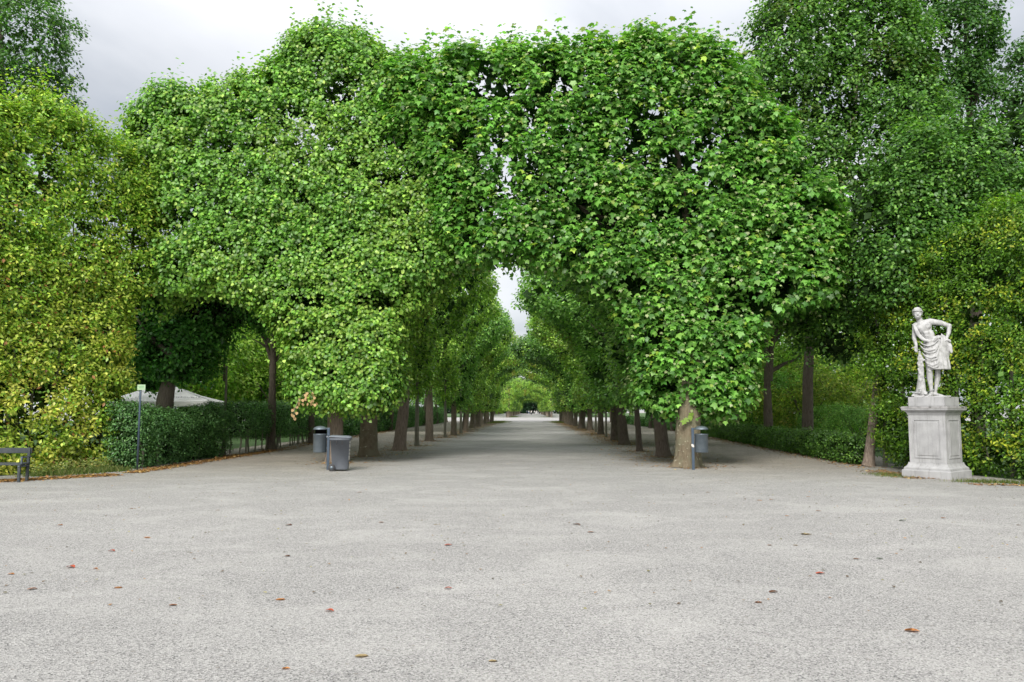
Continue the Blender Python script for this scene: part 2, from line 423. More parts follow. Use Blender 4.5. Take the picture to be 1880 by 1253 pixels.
# ------------------------------------------------------------------ leaves
T_OVAL = (np.array([(0, 0, 0), (.31, .46, .06), (0, 1.05, -.06), (-.31, .46, .06)]), np.array([(0, 1, 2), (0, 2, 3)]))
T_HEART = (np.array([(0, .02, 0), (.40, .12, .07), (.42, .55, .06), (0, 1, -.10), (-.42, .55, .06), (-.40, .12, .07)]),
           np.array([(0, 1, 2, 3), (0, 3, 4, 5)]))
_mo = [(0, .04, 0), (.37, -.04, -.10), (.36, .20, .02), (.62, .46, -.17), (.31, .60, .03), (.02, 1.0, -.24),
       (-.29, .62, .04), (-.60, .42, -.15), (-.37, .18, .02), (-.35, -.07, -.08), (0, .36, .0)]
T_LOBED = (np.array(_mo), np.array([(10, i, (i + 1) % 10) for i in range(10)]))
T_QUAD = (np.array([(0, 0, 0), (.38, .45, .09), (0, 1, -.04), (-.38, .45, .09)]), np.array([(0, 1, 2), (0, 2, 3)]))

def leaf_frame(Nn, A):
    A = nrm(A); Nn = Nn - A * np.sum(Nn * A, 1, keepdims=True); Nn = nrm(Nn)
    return np.cross(A, Nn), A, Nn
def leaves_mesh(name, C, Nn, A, S, tmpl, tint):
    tv, tf = tmpl
    X, Y, Z = leaf_frame(Nn, A)
    n, k = len(C), len(tv)
    V = C[:, None, :] + S[:, None, None] * (X[:, None, :] * tv[None, :, 0:1] + Y[:, None, :] * tv[None, :, 1:2] + Z[:, None, :] * tv[None, :, 2:3])
    F = (tf[None] + (np.arange(n) * k)[:, None, None]).reshape(-1, tf.shape[1])
    return mesh_np(name, V.reshape(-1, 3), F, np.repeat(tint, k, axis=0))

UP = np.array([0, 0, 1.0])
BOOST = np.array([1.9, 1.72, 1.5])
def shoots(P, O, k, L, size, upn=0.7, outn=0.45, rnd=0.45, droop=0.35, jitter=0.35, tipsmall=0.0, dvec=None):
    """leaf arrays for shoots rooted at P pointing outward O. returns C,N,A,S,idx(shoot),t(position on shoot 0..1)"""
    M = len(P)
    D = nrm(O * 0.8 + UP * 0.35 + rdir(M) * 0.6) if dvec is None else nrm(dvec)
    a = nrm(np.cross(D, UP + rdir(M) * 0.2)); b = np.cross(D, a)
    Ls = L * (0.6 + 0.8 * RNG.random(M))
    ph = RNG.random(M) * 6.28
    C, NN, A, S, I, TT = [], [], [], [], [], []
    for j in range(k):
        t = (j + 0.6) / k
        an = ph + 2.4 * j + RNG.normal(size=M) * 0.3
        Rr = a * np.cos(an)[:, None] + b * np.sin(an)[:, None]
        c = P + D * (Ls * t)[:, None] + Rr * (size * 0.35) + RNG.normal(size=(M, 3)) * size * jitter * 0.5
        A.append(D * 0.45 + Rr * 0.9 - UP * droop + rdir(M) * 0.25)
        NN.append(O * outn + UP * upn + rdir(M) * rnd)
        sz = size * (0.7 + 0.55 * RNG.random(M))
        if tipsmall and j == k - 1: sz = sz * tipsmall
        S.append(sz); C.append(c); I.append(np.arange(M)); TT.append(np.full(M, t))
    return [np.concatenate(x) for x in (C, NN, A, S, I, TT)]

def tints(n, idx, P, pal, w, patch=None, seed=3, shoot_var=0.16, leaf_var=0.22):
    """pal: list of colours, w: weights; mixes by shoot then leaf"""
    pal = np.array(pal, float); M = idx.max() + 1
    w = np.array(w, float); w /= w.sum()
    sh = pal[RNG.choice(len(pal), M, p=w)]
    ch = RNG.choice(len(pal), n, p=w)
    base = np.where((RNG.random(n) < 0.55)[:, None], sh[idx], pal[ch])
    v = (1 + shoot_var * RNG.normal(size=M))[idx] * (1 + leaf_var * RNG.normal(size=n))
    base = base * np.clip(v, 0.45, 1.9)[:, None]
    if patch is not None:
        f, colr = patch
        base = base * (1 - f[:, None]) + f[:, None] * np.array(colr) * np.clip(v, 0.5, 1.6)[:, None]
    return np.clip(base * BOOST, 0.004, 0.9)

class Slab:
    """a clipped crown: an outline in the vertical plane through `o` along unit `u`, with thickness T (front face toward -n side)"""
    def __init__(s, o, u, T, poly, Rr=1.0):
        s.o = np.array([o[0], o[1], 0.0]); u = np.array([u[0], u[1], 0.0]); s.u = u / np.linalg.norm(u)
        s.n = np.array([-s.u[1], s.u[0], 0.0])        # away from the front
        s.T, s.R = T, Rr
        s.poly = np.array(poly, float)
    @staticmethod
    def px_poly(o, u, pts):
        o = Vector((o[0], o[1], 0)); u = Vector((u[0], u[1], 0)).normalized(); n = Vector((-u.y, u.x, 0))
        out = []
        for x, y in pts:
            v = ray(x, y); t = (o - Vector((0, 0, 0))).dot(n) / v.dot(n)
            p = v * t
            out.append(((p - o).dot(u), CAMZ + v.z * t))
        return out
    def dist(s, q):
        a = s.poly; b = np.roll(a, -1, 0)
        best = np.full(len(q), 1e9); inside = np.zeros(len(q), bool); G = np.zeros((len(q), 2))
        for i in range(len(a)):
            A, B = a[i], b[i]; d = B - A
            t = np.clip(((q - A) @ d) / max(d @ d, 1e-9), 0, 1)
            r = q - (A + t[:, None] * d); dd = np.hypot(r[:, 0], r[:, 1])
            m = dd < best; best[m] = dd[m]; G[m] = r[m]
            c = (A[1] > q[:, 1]) != (B[1] > q[:, 1])
            with np.errstate(divide='ignore', invalid='ignore'):
                xi = (B[0] - A[0]) * (q[:, 1] - A[1]) / (B[1] - A[1]) + A[0]
            inside ^= c & (q[:, 0] < xi)
        g = G / np.maximum(best, 1e-6)[:, None]
        return np.where(inside, best, -best), np.where(inside[:, None], -g, g)
    def sample(s, n, shell=0.55, p_int=0.06, back=0.5, amp=0.5, nscale=0.8, seed=1, holes=None, gap=0.0, gapscale=1.0, keep=None):
        mn, mx = s.poly.min(0) - 0.3, s.poly.max(0) + 0.3
        Ps, Os = [], []; tot = 0; it = 0
        while tot < n and it < 60:
            it += 1; k = max(20000, n)
            q = mn + RNG.random((k, 2)) * (mx - mn)
            w = (RNG.random(k) - 0.5) * (s.T + 0.6)
            d2, g = s.dist(q)
            P = s.o + s.u * q[:, :1] + s.n * w[:, None] + UP * q[:, 1:2]
            nz = (fbm(P, nscale, seed, 3) - 0.5) * 2
            dn = s.T / 2 - np.abs(w)
            a = np.maximum(s.R - d2, 0); b = np.maximum(s.R - dn, 0)
            d = np.where((a > 0) | (b > 0), s.R - np.hypot(a, b), np.minimum(d2, dn))
            d = d + nz * amp
            pr = np.where(d < 0, 0, np.where(d < shell, 1.0, p_int))
            pr = pr * np.where(w > s.T * 0.12, back, 1.0)
            if gap > 0:
                gn = fbm(P, gapscale, seed + 5, 2)
                pr = pr * np.clip((gn - gap) / 0.08, 0.03, 1)
            if holes is not None:
                for hu, hz, hr, hs in holes:
                    rr = np.hypot(q[:, 0] - hu, (q[:, 1] - hz) * 1.3) / hr + (nz * 0.45)
                    pr = pr * np.where(rr < 1, 1 - hs, 1.0)
            if keep is not None: pr = pr * keep(P)
            ok = RNG.random(k) < pr
            O = (a[:, None] * (s.u * g[:, :1] + UP * g[:, 1:2]) + b[:, None] * s.n * np.sign(w)[:, None])
            O = O + (s.n * np.sign(w)[:, None]) * 0.02
            Ps.append(P[ok]); Os.append(nrm(O[ok])); tot += ok.sum()
        P = np.concatenate(Ps)[:n]; O = np.concatenate(Os)[:n]
        return P, O
    def top_points(s, n, zmin):
        a = s.poly; b = np.roll(a, -1, 0)
        L = np.hypot(*(b - a).T); ok = ((a[:, 1] + b[:, 1]) / 2 > zmin) & (np.abs(b[:, 0] - a[:, 0]) > 0.3 * L)
        pw = np.where(ok, L, 0); pw /= pw.sum()
        i = RNG.choice(len(a), n, p=pw); t = RNG.random(n)[:, None]
        q = a[i] * (1 - t) + b[i] * t
        w = (RNG.random(n) - 0.6) * s.T * 0.6
        return s.o + s.u * q[:, :1] + s.n * w[:, None] + UP * (q[:, 1:2] - 0.8)

T_SPIKE = (np.array([(-.006, 0, 0), (.006, 0, 0), (.002, 1, 0), (0, 0, -.006), (0, 0, .006), (0, 1, .002)]), np.array([(0, 1, 2), (3, 4, 5)]))
def top_shoots(sl, n, zmin, k, Lm, size, spread, parent, tipsmall=0.0):
    tp = sl.top_points(n, zmin); D = nrm(UP + rdir(n) * spread)
    L = shoots(tp, np.tile(UP, (n, 1)), k, Lm, size, dvec=D, tipsmall=tipsmall, jitter=.15)
    off = np.array(parent.location)
    o = link('twigs', leaves_mesh('twigs', tp - off, np.tile([0, -1., 0], (n, 1)), D, np.full(n, Lm * .8), T_SPIKE, np.tile((.05, .05, .03), (n, 1))), LEAF, parent); o['kind'] = 'stuff'
    return L
def cat6(*ls):
    off = 0; out = [[] for _ in range(6)]
    for L in ls:
        for j in range(6):
            out[j].append(L[j] + (off if j == 4 else 0))
        off += int(L[4].max()) + 1 if len(L[4]) else 0
    return [np.concatenate(x) for x in out]

# ------------------------------------------------------------------ trunks and limbs
def tube(path, rad, segs=10, rough=0.0, seed=0, flare=0.0, lobes=5, step=None):
    path = [Vector(p) for p in path]
    if step:                                            # resample
        pts, rr = [], []
        for (p, q, r0, r1) in zip(path, path[1:], rad, rad[1:]):
            k = max(1, int((q - p).length / step))
            for i in range(k):
                t = i / k; pts.append(p.lerp(q, t)); rr.append(r0 + (r1 - r0) * t)
        pts.append(path[-1]); rr.append(rad[-1]); path, rad = pts, rr
    V = []; n = len(path)
    z0 = path[0].z
    for i, p in enumerate(path):
        d = (path[min(i + 1, n - 1)] - path[max(i - 1, 0)]).normalized()
        a = d.cross(Vector((0.31, 0.95, 0.05))).normalized(); b = d.cross(a)
        for j in range(segs):
            th = 2 * math.pi * j / segs
            r = rad[i]
            h = p.z - z0
            if flare: r *= 1 + flare * math.exp(-h / 0.15) * (0.6 + 0.4 * math.cos(lobes * th + seed)) + 0.10 * flare * math.exp(-h / 0.5)
            V.append(p + (a * math.cos(th) + b * math.sin(th)) * r)
    V = np.array([tuple(v) for v in V])
    if rough:
        ctr = np.repeat(np.array([tuple(p) for p in path]), segs, 0)
        Q = V.copy(); Q[:, 2] *= 0.22
        V = V + nrm(V - ctr) * ((fbm(Q, 13, seed, 3) - 0.5) * 2 * rough)[:, None]
    F = []
    for i in range(n - 1):
        for j in range(segs):
            F.append((i * segs + j, i * segs + (j + 1) % segs, (i + 1) * segs + (j + 1) % segs, (i + 1) * segs + j))
    c0 = len(V); V = np.vstack([V, [tuple(path[-1])]])
    for j in range(segs):
        a = (n - 1) * segs
        F.append((a + j, a + (j + 1) % segs, c0, c0))
    return V, np.array([f if f[2] != f[3] else (f[0], f[1], f[2], f[2]) for f in F])
def join_tubes(name, parts):
    Vs, Fs, off = [], [], 0
    for V, F in parts:
        Vs.append(V); Fs.append(F + off); off += len(V)
    V = np.vstack(Vs); F = np.vstack(Fs)
    me = bpy.data.meshes.new(name)
    me.from_pydata([tuple(v) for v in V], [], [tuple(f) if f[2] != f[3] else tuple(f[:3]) for f in F.tolist()])
    me.update(); return me
def branches(base, top, r, n, spread, rise, seed):
    """a set of limbs leaving a trunk"""
    rd = random.Random(seed); out = []
    for i in range(n):
        t = 0.1 + 0.85 * i / max(n - 1, 1)
        p = Vector(base).lerp(Vector(top), t)
        an = rd.random() * 6.28
        d = Vector((math.cos(an), math.sin(an), 0.5 + rd.random() * 0.7)).normalized()
        L = spread * (0.6 + 0.6 * rd.random()) * (1 - 0.4 * t)
        q1 = p + d * L * 0.45 + Vector((0, 0, 0.1)); q2 = q1 + (d + Vector((rd.uniform(-.3, .3), rd.uniform(-.3, .3), 0.35))) * L * 0.5
        rr = r * (0.42 - 0.2 * t)
        out.append(tube([p, q1, q2], [rr, rr * 0.65, rr * 0.2], 7))
        q3 = q1 + (Vector((d.y, -d.x, 0.5))) * L * 0.4
        out.append(tube([q1, q3], [rr * 0.5, rr * 0.15], 6))
    return out

# ================================================================== FACADE: clipped trees round the plaza
def px_slab(o, u, T, pts, Rr=0.9):
    # the outline is the one of the clipped face, which stands a little in front of the middle of the crown
    U = Vector((u[0], u[1])).normalized(); k = T * 0.42
    return Slab(o, u, T, Slab.px_poly((o[0] + U.y * k, o[1] - U.x * k), u, pts), Rr)
def px_holes(sl, hs):
    out = []
    o2 = (sl.o[0], sl.o[1]); u2 = (sl.u[0], sl.u[1])
    c = Slab.px_poly(o2, u2, [(h[0], h[1]) for h in hs]); d = Slab.px_poly(o2, u2, [(h[0] + h[2], h[1]) for h in hs])
    for a, b, h in zip(c, d, hs):
        out.append((a[0], a[1], abs(b[0] - a[0]) * 1.45, min(h[3] + .06, .985)))
    return out
def leaf_parts(parent, C, Nn, A, S, tint, tmpl, mat, count, camdist):
    """the leaves that show largest, each its own object (four tints share meshes)"""
    order = np.argsort(camdist)[:count]
    X, Y, Z = leaf_frame(Nn[order], A[order])
    t = tint[order]; lum = t @ np.array([.3, .6, .1]); q = np.argsort(np.argsort(lum)) * 5 // len(lum)
    mes = []
    for k in range(5):
        tk = t[q == k].mean(0)
        mes.append(mesh_np('leaf', tmpl[0], tmpl[1], np.repeat(tk[None], len(tmpl[0]), 0))); mes[-1].materials.append(mat)
    inv = Vector(parent.location)
    for i, o in enumerate(order):
        ob = bpy.data.objects.new('leaf', mes[q[i]])
        s = float(S[o])
        M = Matrix(((X[i, 0] * s, Y[i, 0] * s, Z[i, 0] * s, C[o, 0] - inv.x), (X[i, 1] * s, Y[i, 1] * s, Z[i, 1] * s, C[o, 1] - inv.y),
                    (X[i, 2] * s, Y[i, 2] * s, Z[i, 2] * s, C[o, 2] - inv.z), (0, 0, 0, 1)))
        ob.parent = parent; ob.matrix_local = M
        COL.objects.link(ob)
    keep = np.ones(len(C), bool); keep[order] = False
    return keep
def crown_obj(name, parent, L, tmpl, tint, mat, kind='stuff'):
    off = np.array(parent.location)
    me = leaves_mesh(name, L[0] - off, L[1], L[2], L[3], tmpl, tint)
    o = link(name, me, mat, parent)
    if kind: o['kind'] = kind
    return o
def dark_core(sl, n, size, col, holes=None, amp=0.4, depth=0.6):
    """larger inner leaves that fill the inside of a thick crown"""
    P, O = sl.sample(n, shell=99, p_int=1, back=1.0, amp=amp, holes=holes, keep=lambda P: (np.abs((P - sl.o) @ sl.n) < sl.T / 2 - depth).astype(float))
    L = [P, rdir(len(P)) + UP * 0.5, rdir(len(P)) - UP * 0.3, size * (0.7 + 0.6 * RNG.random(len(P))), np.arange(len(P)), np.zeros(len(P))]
    t = np.array(col)[None] * (0.7 + 0.6 * RNG.random(len(P)))[:, None]  # dark tint paints the shade inside the crown into these leaves
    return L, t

# ---- 1. yellowing hornbeam hedge wall at the left
gA, gB = ground(0, 872), ground(215, 858)
uA = (gB.x - gA.x, gB.y - gA.y)
ptsA = [(-420, 930), (-420, 60), (-200, 90), (-60, 150), (0, 170), (45, 190), (75, 150), (105, 165), (130, 195), (170, 215), (200, 240), (240, 270), (280, 300),
        (310, 345), (318, 400), (306, 470), (292, 520), (262, 560), (248, 600), (246, 660), (240, 720), (228, 760), (222, 810), (206, 850), (150, 852), (60, 866), (-100, 880)]
gA.y += .45; gA.x -= .3
slA = px_slab((gA.x, gA.y), uA, 1.7, ptsA, 0.7)
hA = empty('hornbeam_hedge', (gA.x, gA.y, 0))
tag(hA, 'tall clipped hornbeam wall turning yellow, behind the bench at the left edge', 'hedge', 'clipped hornbeam walls')
holA = px_holes(slA, [(90, 690, 10, .9), (130, 720, 10, .9), (60, 300, 14, .8), (320, 470, 22, .9), (330, 420, 25, .95), (20, 760, 14, .8), (120, 430, 16, .7), (205, 300, 14, .7)])
P, O = slA.sample(19000, shell=0.42, p_int=0.03, back=0.15, amp=0.33, nscale=1.6, seed=21, gap=0.36, gapscale=2.2, holes=holA, keep=lambda P: (P[:, 0] > gA.x - 3.5 - (P[:, 2] > 9) * 0).astype(float))
L = shoots(P, O, 5, 0.30, 0.115, upn=0.75, outn=0.55, rnd=0.4, droop=0.25)
Lt = top_shoots(slA, 150, 8.5, 20, 1.5, .105, .4, hA)
L = cat6(L, Lt)
f = np.clip((7.2 - L[0][:, 2]) / 5.5, 0, 1) * np.clip((fbm(L[0], 0.9, 5) - 0.28) * 3.0, 0, 1)
f = f * (RNG.random(len(f)) < 0.7) * 0.85
palH = [(.15, .26, .036), (.115, .23, .032), (.21, .30, .045), (.07, .16, .022), (.27, .32, .06)]
tn = tints(len(f), L[4], L[0], palH, [3, 3, 2, 1.6, .8], (f, (.36, .375, .09)))
rust = RNG.random(len(f)) < 0.03 * (f > 0) + 0.003
tn[rust] = np.array((.36, .16, .06)) * (0.7 + 0.5 * RNG.random((rust.sum(), 1)))
crown_obj('foliage', hA, L, T_OVAL, tn, LEAF)
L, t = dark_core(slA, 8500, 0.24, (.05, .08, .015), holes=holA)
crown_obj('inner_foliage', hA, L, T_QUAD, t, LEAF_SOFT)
st = []
for i in range(16):
    a = -7.0 + 10.5 * i / 15
    b = np.array(slA.o) + slA.u * a
    st.append((Vector(b), Vector(b + np.array([RNG.normal() * .3, RNG.normal() * .2, 7 + RNG.random() * 2]))))
for p, q in st:
    V, F = tube([p - Vector(hA.location), p.lerp(q, .5) - Vector(hA.location) + Vector((RNG.normal() * .08, RNG.normal() * .08, 0)), q - Vector(hA.location)], [.045, .035, .015], 7)
    link('stem', join_tubes('stem', [(V, F)]), BARK_YOUNG, hA, True)

# ---- 2. linden facade tree (left pier and the arch shoulders)
def px_tree_path(pts, Y):
    return [atY(x, y, Y) for x, y in pts]
YL = 25.6
base = ground(615, 849)
ptsB = [(205, 262), (222, 200), (262, 168), (296, 150), (345, 165), (385, 142), (432, 132), (470, 118), (506, 108), (520, 62), (552, 42), (600, 40),
        (650, 45), (684, 62), (700, 86), (735, 90), (765, 104), (800, 140), (850, 200), (865, 300), (862, 400), (868, 470), (836, 494), (800, 505), (770, 535), (738, 575),
        (728, 620), (722, 680), (720, 728), (695, 752), (660, 752), (618, 746), (566, 746), (535, 736), (520, 700), (523, 655),
        (500, 596), (462, 552), (415, 538), (345, 534), (300, 542), (272, 566), (250, 560), (262, 500), (250, 430), (215, 340)]
slB = px_slab((0, YL), (1, 0), 2.7, ptsB, .75)
holB = px_holes(slB, [(420, 182, 9, .98), (445, 295, 13, .92), (555, 235, 22, .8), (585, 265, 20, .75), (490, 245, 10, .9), (655, 190, 20, .75), (720, 205, 16, .8),
                      (380, 375, 10, .95), (300, 440, 28, .75), (345, 420, 20, .7), (625, 215, 14, .8), (290, 240, 8, .9)])
tB = empty('linden_tree', (base.x, base.y, 0))
tag(tB, 'clipped linden forming the left pier of the arch behind the wheelie bin', 'tree', 'clipped arch trees')
P, O = slB.sample(23000, shell=0.5, p_int=0.035, back=0.16, amp=0.30, nscale=1.1, seed=33, gap=0.37, gapscale=1.8, holes=holB)
L = shoots(P, O, 5, 0.34, 0.108, upn=0.55, outn=0.7, rnd=0.45, droop=0.8)
Lt = top_shoots(slB, 230, 10.2, 18, 1.25, .115, .3, tB)
L = cat6(L, Lt)
palL = [(.070, .175, .030), (.092, .21, .036), (.125, .25, .042), (.05, .125, .026), (.19, .29, .07)]
fz = np.clip((fbm(L[0], 0.5, 9) - 0.45) * 3, 0, 0.6) * (RNG.random(len(L[0])) < .6)
tn = tints(len(L[0]), L[4], L[0], palL, [3, 3, 2, 2, 1.0], (fz * .7, (.17, .25, .045)))
dead = (np.linalg.norm(L[0] - np.array(atY(575, 722, YL - 1)), axis=1) < 0.17)
tn[dead] = np.array((.42, .27, .12))
front = (L[0] @ slB.n - slB.o @ slB.n)
cd = np.linalg.norm(L[0] - np.array([0, 0, CAMZ]), axis=1) + (L[0][:, 2] > 9.5) * 50 + RNG.random(len(L[0])) * 0.8 - L[3] * 6
kp = leaf_parts(tB, L[0], L[1], L[2], L[3], tn, T_HEART, LEAF, 300, cd)
crown_obj('crown', tB, [x[kp] for x in L], T_HEART, tn[kp], LEAF)
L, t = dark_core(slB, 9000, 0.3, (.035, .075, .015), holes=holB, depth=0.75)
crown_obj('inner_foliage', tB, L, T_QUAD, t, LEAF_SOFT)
def rel(pts, o): return [Vector(p) - Vector(o) for p in pts]
bo = Vector((base.x, base.y, 0))
V, F = tube(rel([base, atY(616, 790, base.y), atY(617, 720, base.y), atY(612, 640, base.y), atY(600, 520, base.y)], bo), [.275, .255, .25, .22, .15], 56, 0.034, 5, 0.28, 6, 0.07)
link('trunk', join_tubes('trunk', [(V, F)]), BARK_LINDEN, tB, True)
for i, (a, b, c) in enumerate([((612, 640), (560, 540), (480, 400)), ((610, 600), (690, 470), (760, 330)), ((602, 540), (600, 380), (590, 160)),
                               ((605, 560), (520, 440), (380, 330)), ((604, 530), (680, 380), (700, 180))]):
    V, F = tube(rel([atY(*a, base.y), atY(*b, base.y + .3), atY(*c, base.y + .2)], bo), [.12, .08, .025], 8, step=.5)
    link('limb', join_tubes('limb', [(V, F)]), BARK_DARK, tB, True)
# the broken twig hanging with dry leaves
tw = [atY(600, 712, YL - 1.2), atY(560, 722, YL - 1.3), atY(548, 735, YL - 1.35), atY(541, 752, YL - 1.35), atY(539, 765, YL - 1.35)]
V, F = tube(rel(tw, bo), [.016, .012, .01, .007, .004], 6)
link('broken_twig', join_tubes('broken_twig', [(V, F)]), BARK_YOUNG, tB)
dp = np.array([tuple(atY(x, y, YL - 1.35)) for x, y in [(562, 722), (558, 728), (566, 732), (570, 724), (575, 718), (576, 728), (573, 738), (556, 735), (547, 738), (544, 745), (540, 756), (539, 764), (577, 740), (565, 738), (550, 741), (538, 768)] for _ in range(2)])
dp = dp + RNG.normal(size=dp.shape) * 0.04
n_ = len(dp); tt = np.tile(np.array((.44, .30, .15)), (n_, 1)) * (0.7 + .5 * RNG.random((n_, 1)))
link('dry_leaves', leaves_mesh('dry_leaves', dp - np.array(bo), rdir(n_) + np.array([0, -1, 0]), rdir(n_) * .5 - UP, np.full(n_, .105), T_HEART, tt), DRY, tB)['kind'] = 'stuff'

# ---- 3. plane tree facade (right pier)
YM = 25.0
base = ground(1262, 858)
ptsC = [(690, 165), (700, 128), (742, 100), (795, 92), (838, 78), (880, 84), (920, 78), (962, 74), (1010, 78), (1050, 74), (1085, 62), (1110, 76), (1150, 68),
        (1188, 48), (1215, 60), (1262, 55), (1300, 62), (1345, 82), (1388, 104), (1402, 165), (1450, 205), (1476, 270), (1482, 300), (1540, 328), (1562, 395),
        (1560, 470), (1530, 545), (1470, 556), (1418, 572), (1402, 600), (1412, 640), (1384, 695), (1368, 745), (1330, 760), (1262, 757), (1210, 752), (1180, 728),
        (1182, 660), (1168, 602), (1140, 556), (1096, 512), (1046, 488), (1000, 476), (950, 470), (905, 468), (868, 474), (838, 470), (812, 440), (798, 380), (790, 320),
        (772, 262), (726, 225)]
slC = px_slab((0, YM), (1, 0), 2.7, ptsC, .75)
holC = px_holes(slC, [(868, 272, 16, .96), (848, 300, 14, .96), (915, 295, 20, .96), (975, 265, 14, .93), (935, 350, 11, .94), (958, 380, 10, .95), (795, 240, 15, .9),
                      (705, 190, 24, .8), (760, 205, 12, .8), (895, 150, 16, .75), (795, 130, 14, .8), (850, 200, 12, .6), (940, 315, 12, .85), (925, 335, 10, .8)])
tC = empty('plane_tree', (base.x, base.y, 0))
tag(tC, 'clipped large leaved plane tree forming the right pier of the arch behind the post bin', 'tree', 'clipped arch trees')
P, O = slC.sample(9300, shell=0.5, p_int=0.03, back=0.14, amp=0.32, nscale=0.95, seed=44, gap=0.36, gapscale=1.3, holes=holC)
L = shoots(P, O, 5, 0.42, 0.178, upn=0.95, outn=0.5, rnd=0.42, droop=0.55, tipsmall=0.55)
Lt = top_shoots(slC, 170, 10.4, 14, 1.35, .19, .25, tC, .5)
L = cat6(L, Lt)
palM = [(.058, .165, .028), (.082, .205, .038), (.12, .25, .060), (.034, .105, .022), (.17, .27, .045)]
tn = tints(len(L[0]), L[4], L[0], palM, [3, 3, 2, 2, .45])
yo = (L[5] > 0.85) & (RNG.random(len(L[0])) < 0.4)
tn[yo] = np.array((.36, .42, .2)) * (.75 + .45 * RNG.random((yo.sum(), 1)))
cd = np.linalg.norm(L[0] - np.array([0, 0, CAMZ]), axis=1) + (L[0][:, 2] > 9.8) * 50 + RNG.random(len(L[0])) * 0.8 - L[3] * 5
kp = leaf_parts(tC, L[0], L[1], L[2], L[3], tn, T_LOBED, LEAF, 300, cd)
crown_obj('crown', tC, [x[kp] for x in L], T_LOBED, tn[kp], LEAF)
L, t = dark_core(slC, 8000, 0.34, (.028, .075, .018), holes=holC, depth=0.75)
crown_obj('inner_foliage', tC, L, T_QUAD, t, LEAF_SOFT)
bo = Vector((base.x, base.y, 0))
V, F = tube(rel([base, atY(1263, 800, base.y), atY(1265, 730, base.y), atY(1270, 620, base.y), atY(1280, 480, base.y)], bo), [.39, .37, .36, .3, .2], 40, 0.03, 8, 0.42, 7, 0.08)
link('trunk', join_tubes('trunk', [(V, F)]), BARK_PLANE, tC, True)
for i, (a, b, c) in enumerate([((1268, 640), (1200, 480), (1060, 380)), ((1270, 620), (1340, 470), (1450, 380)), ((1276, 520), (1250, 330), (1220, 120)),
                               ((1274, 560), (1130, 340), (900, 240)), ((1276, 520), (1330, 330), (1350, 160)), ((1272, 600), (1150, 420), (960, 330))]):
    V, F = tube(rel([atY(*a, base.y), atY(*b, base.y + .5), atY(*c, base.y + .3)], bo), [.15, .1, .03], 8, step=.5)
    link('limb', join_tubes('limb', [(V, F)]), BARK_DARK, tC, True)
# the small low sprig on the trunk
sp = np.array([tuple(atY(x, y, base.y - .55)) for x, y in [(1262, 768), (1266, 764), (1256, 772), (1268, 758)]])
link('sprig', leaves_mesh('sprig', sp - np.array(bo), np.tile([0, -1, .6], (4, 1)) + rdir(4) * .3, np.tile([0, 0, -1.], (4, 1)) + rdir(4) * .6, np.full(4, .17), T_LOBED, np.tile((.2, .32, .05), (4, 1))), LEAF, tC)
V, F = tube(rel([atY(1266, 740, base.y - .42), atY(1264, 764, base.y - .52)], bo), [.008, .005], 5)
link('sprig_stalk', join_tubes('sprig_stalk', [(V, F)]), BARK_YOUNG, tC)

# ---- 4. right hornbeam wall behind the statue
gE, gF = ground(1612, 855), ground(1880, 878)
uE = (gF.x - gE.x, gF.y - gE.y)
ptsE = [(1575, 640), (1560, 570), (1585, 500), (1640, 440), (1700, 432), (1755, 405), (1830, 372), (1900, 345), (2060, 300), (2300, 260), (2300, 960), (2060, 900), (1880, 880), (1780, 872),
        (1660, 862), (1618, 838), (1592, 790), (1592, 740), (1580, 690)]
slE = px_slab((gE.x, gE.y), uE, 1.5, ptsE, 0.6)
hE = empty('hornbeam_hedge', (gE.x, gE.y, 0))
tag(hE, 'tall clipped green hornbeam wall with yellow tips standing behind the statue', 'hedge', 'clipped hornbeam walls')
holE = px_holes(slE, [(1820, 590, 14, .85), (1830, 780, 20, .6), (1810, 620, 10, .8), (1860, 690, 14, .5)])
P, O = slE.sample(16500, shell=0.4, p_int=0.03, back=0.15, amp=0.33, nscale=1.7, seed=55, gap=0.37, gapscale=2.4, holes=holE)
L = shoots(P, O, 5, 0.28, 0.088, upn=0.75, outn=0.5, rnd=0.42, droop=0.3)
palE = [(.050, .125, .016), (.07, .16, .018), (.10, .20, .02), (.035, .085, .014)]
fx = np.clip((L[0] @ slE.u - slE.o @ slE.u) / 3.5 + 0.25, 0.12, 1)
hi = np.clip((fbm(L[0], 1.3, 15) - 0.42) * 4, 0, 1) * fx
f = hi * (RNG.random(len(hi)) < 0.55) * (L[5] > 0.45)
tn = tints(len(f), L[4], L[0], palE, [3, 3, 2, 2], (f * .85, (.25, .29, .03)))
crown_obj('foliage', hE, L, T_OVAL, tn, LEAF)
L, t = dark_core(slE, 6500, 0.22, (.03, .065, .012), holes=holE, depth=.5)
crown_obj('inner_foliage', hE, L, T_QUAD, t, LEAF_SOFT)
for i in range(10):
    p = np.array(slE.o) + slE.u * (0.3 + i * 0.85)
    a = Vector(p) - Vector(hE.location)
    V, F = tube([a, a + Vector((RNG.normal() * .1, .1, 3)), a + Vector((RNG.normal() * .2, .1, 6))], [.07, .05, .02], 7)
    link('stem', join_tubes('stem', [(V, F)]), BARK_YOUNG, hE, True)
# leaning trunk at the end of that hedge
b = ground(1594, 856)
tL = empty('leaning_tree', (b.x, b.y, 0)); tag(tL, 'leaning grey trunk rising into the near end of the right hornbeam wall', 'tree')
V, F = tube(rel([b, atY(1600, 800, b.y), atY(1606, 740, b.y + .1), atY(1622, 640, b.y + .3), atY(1640, 500, b.y + .6)], b), [.16, .135, .125, .1, .05], 16, .012, 3, .4, 5, .12)
link('trunk', join_tubes('trunk', [(V, F)]), BARK_LINDEN, tL, True)

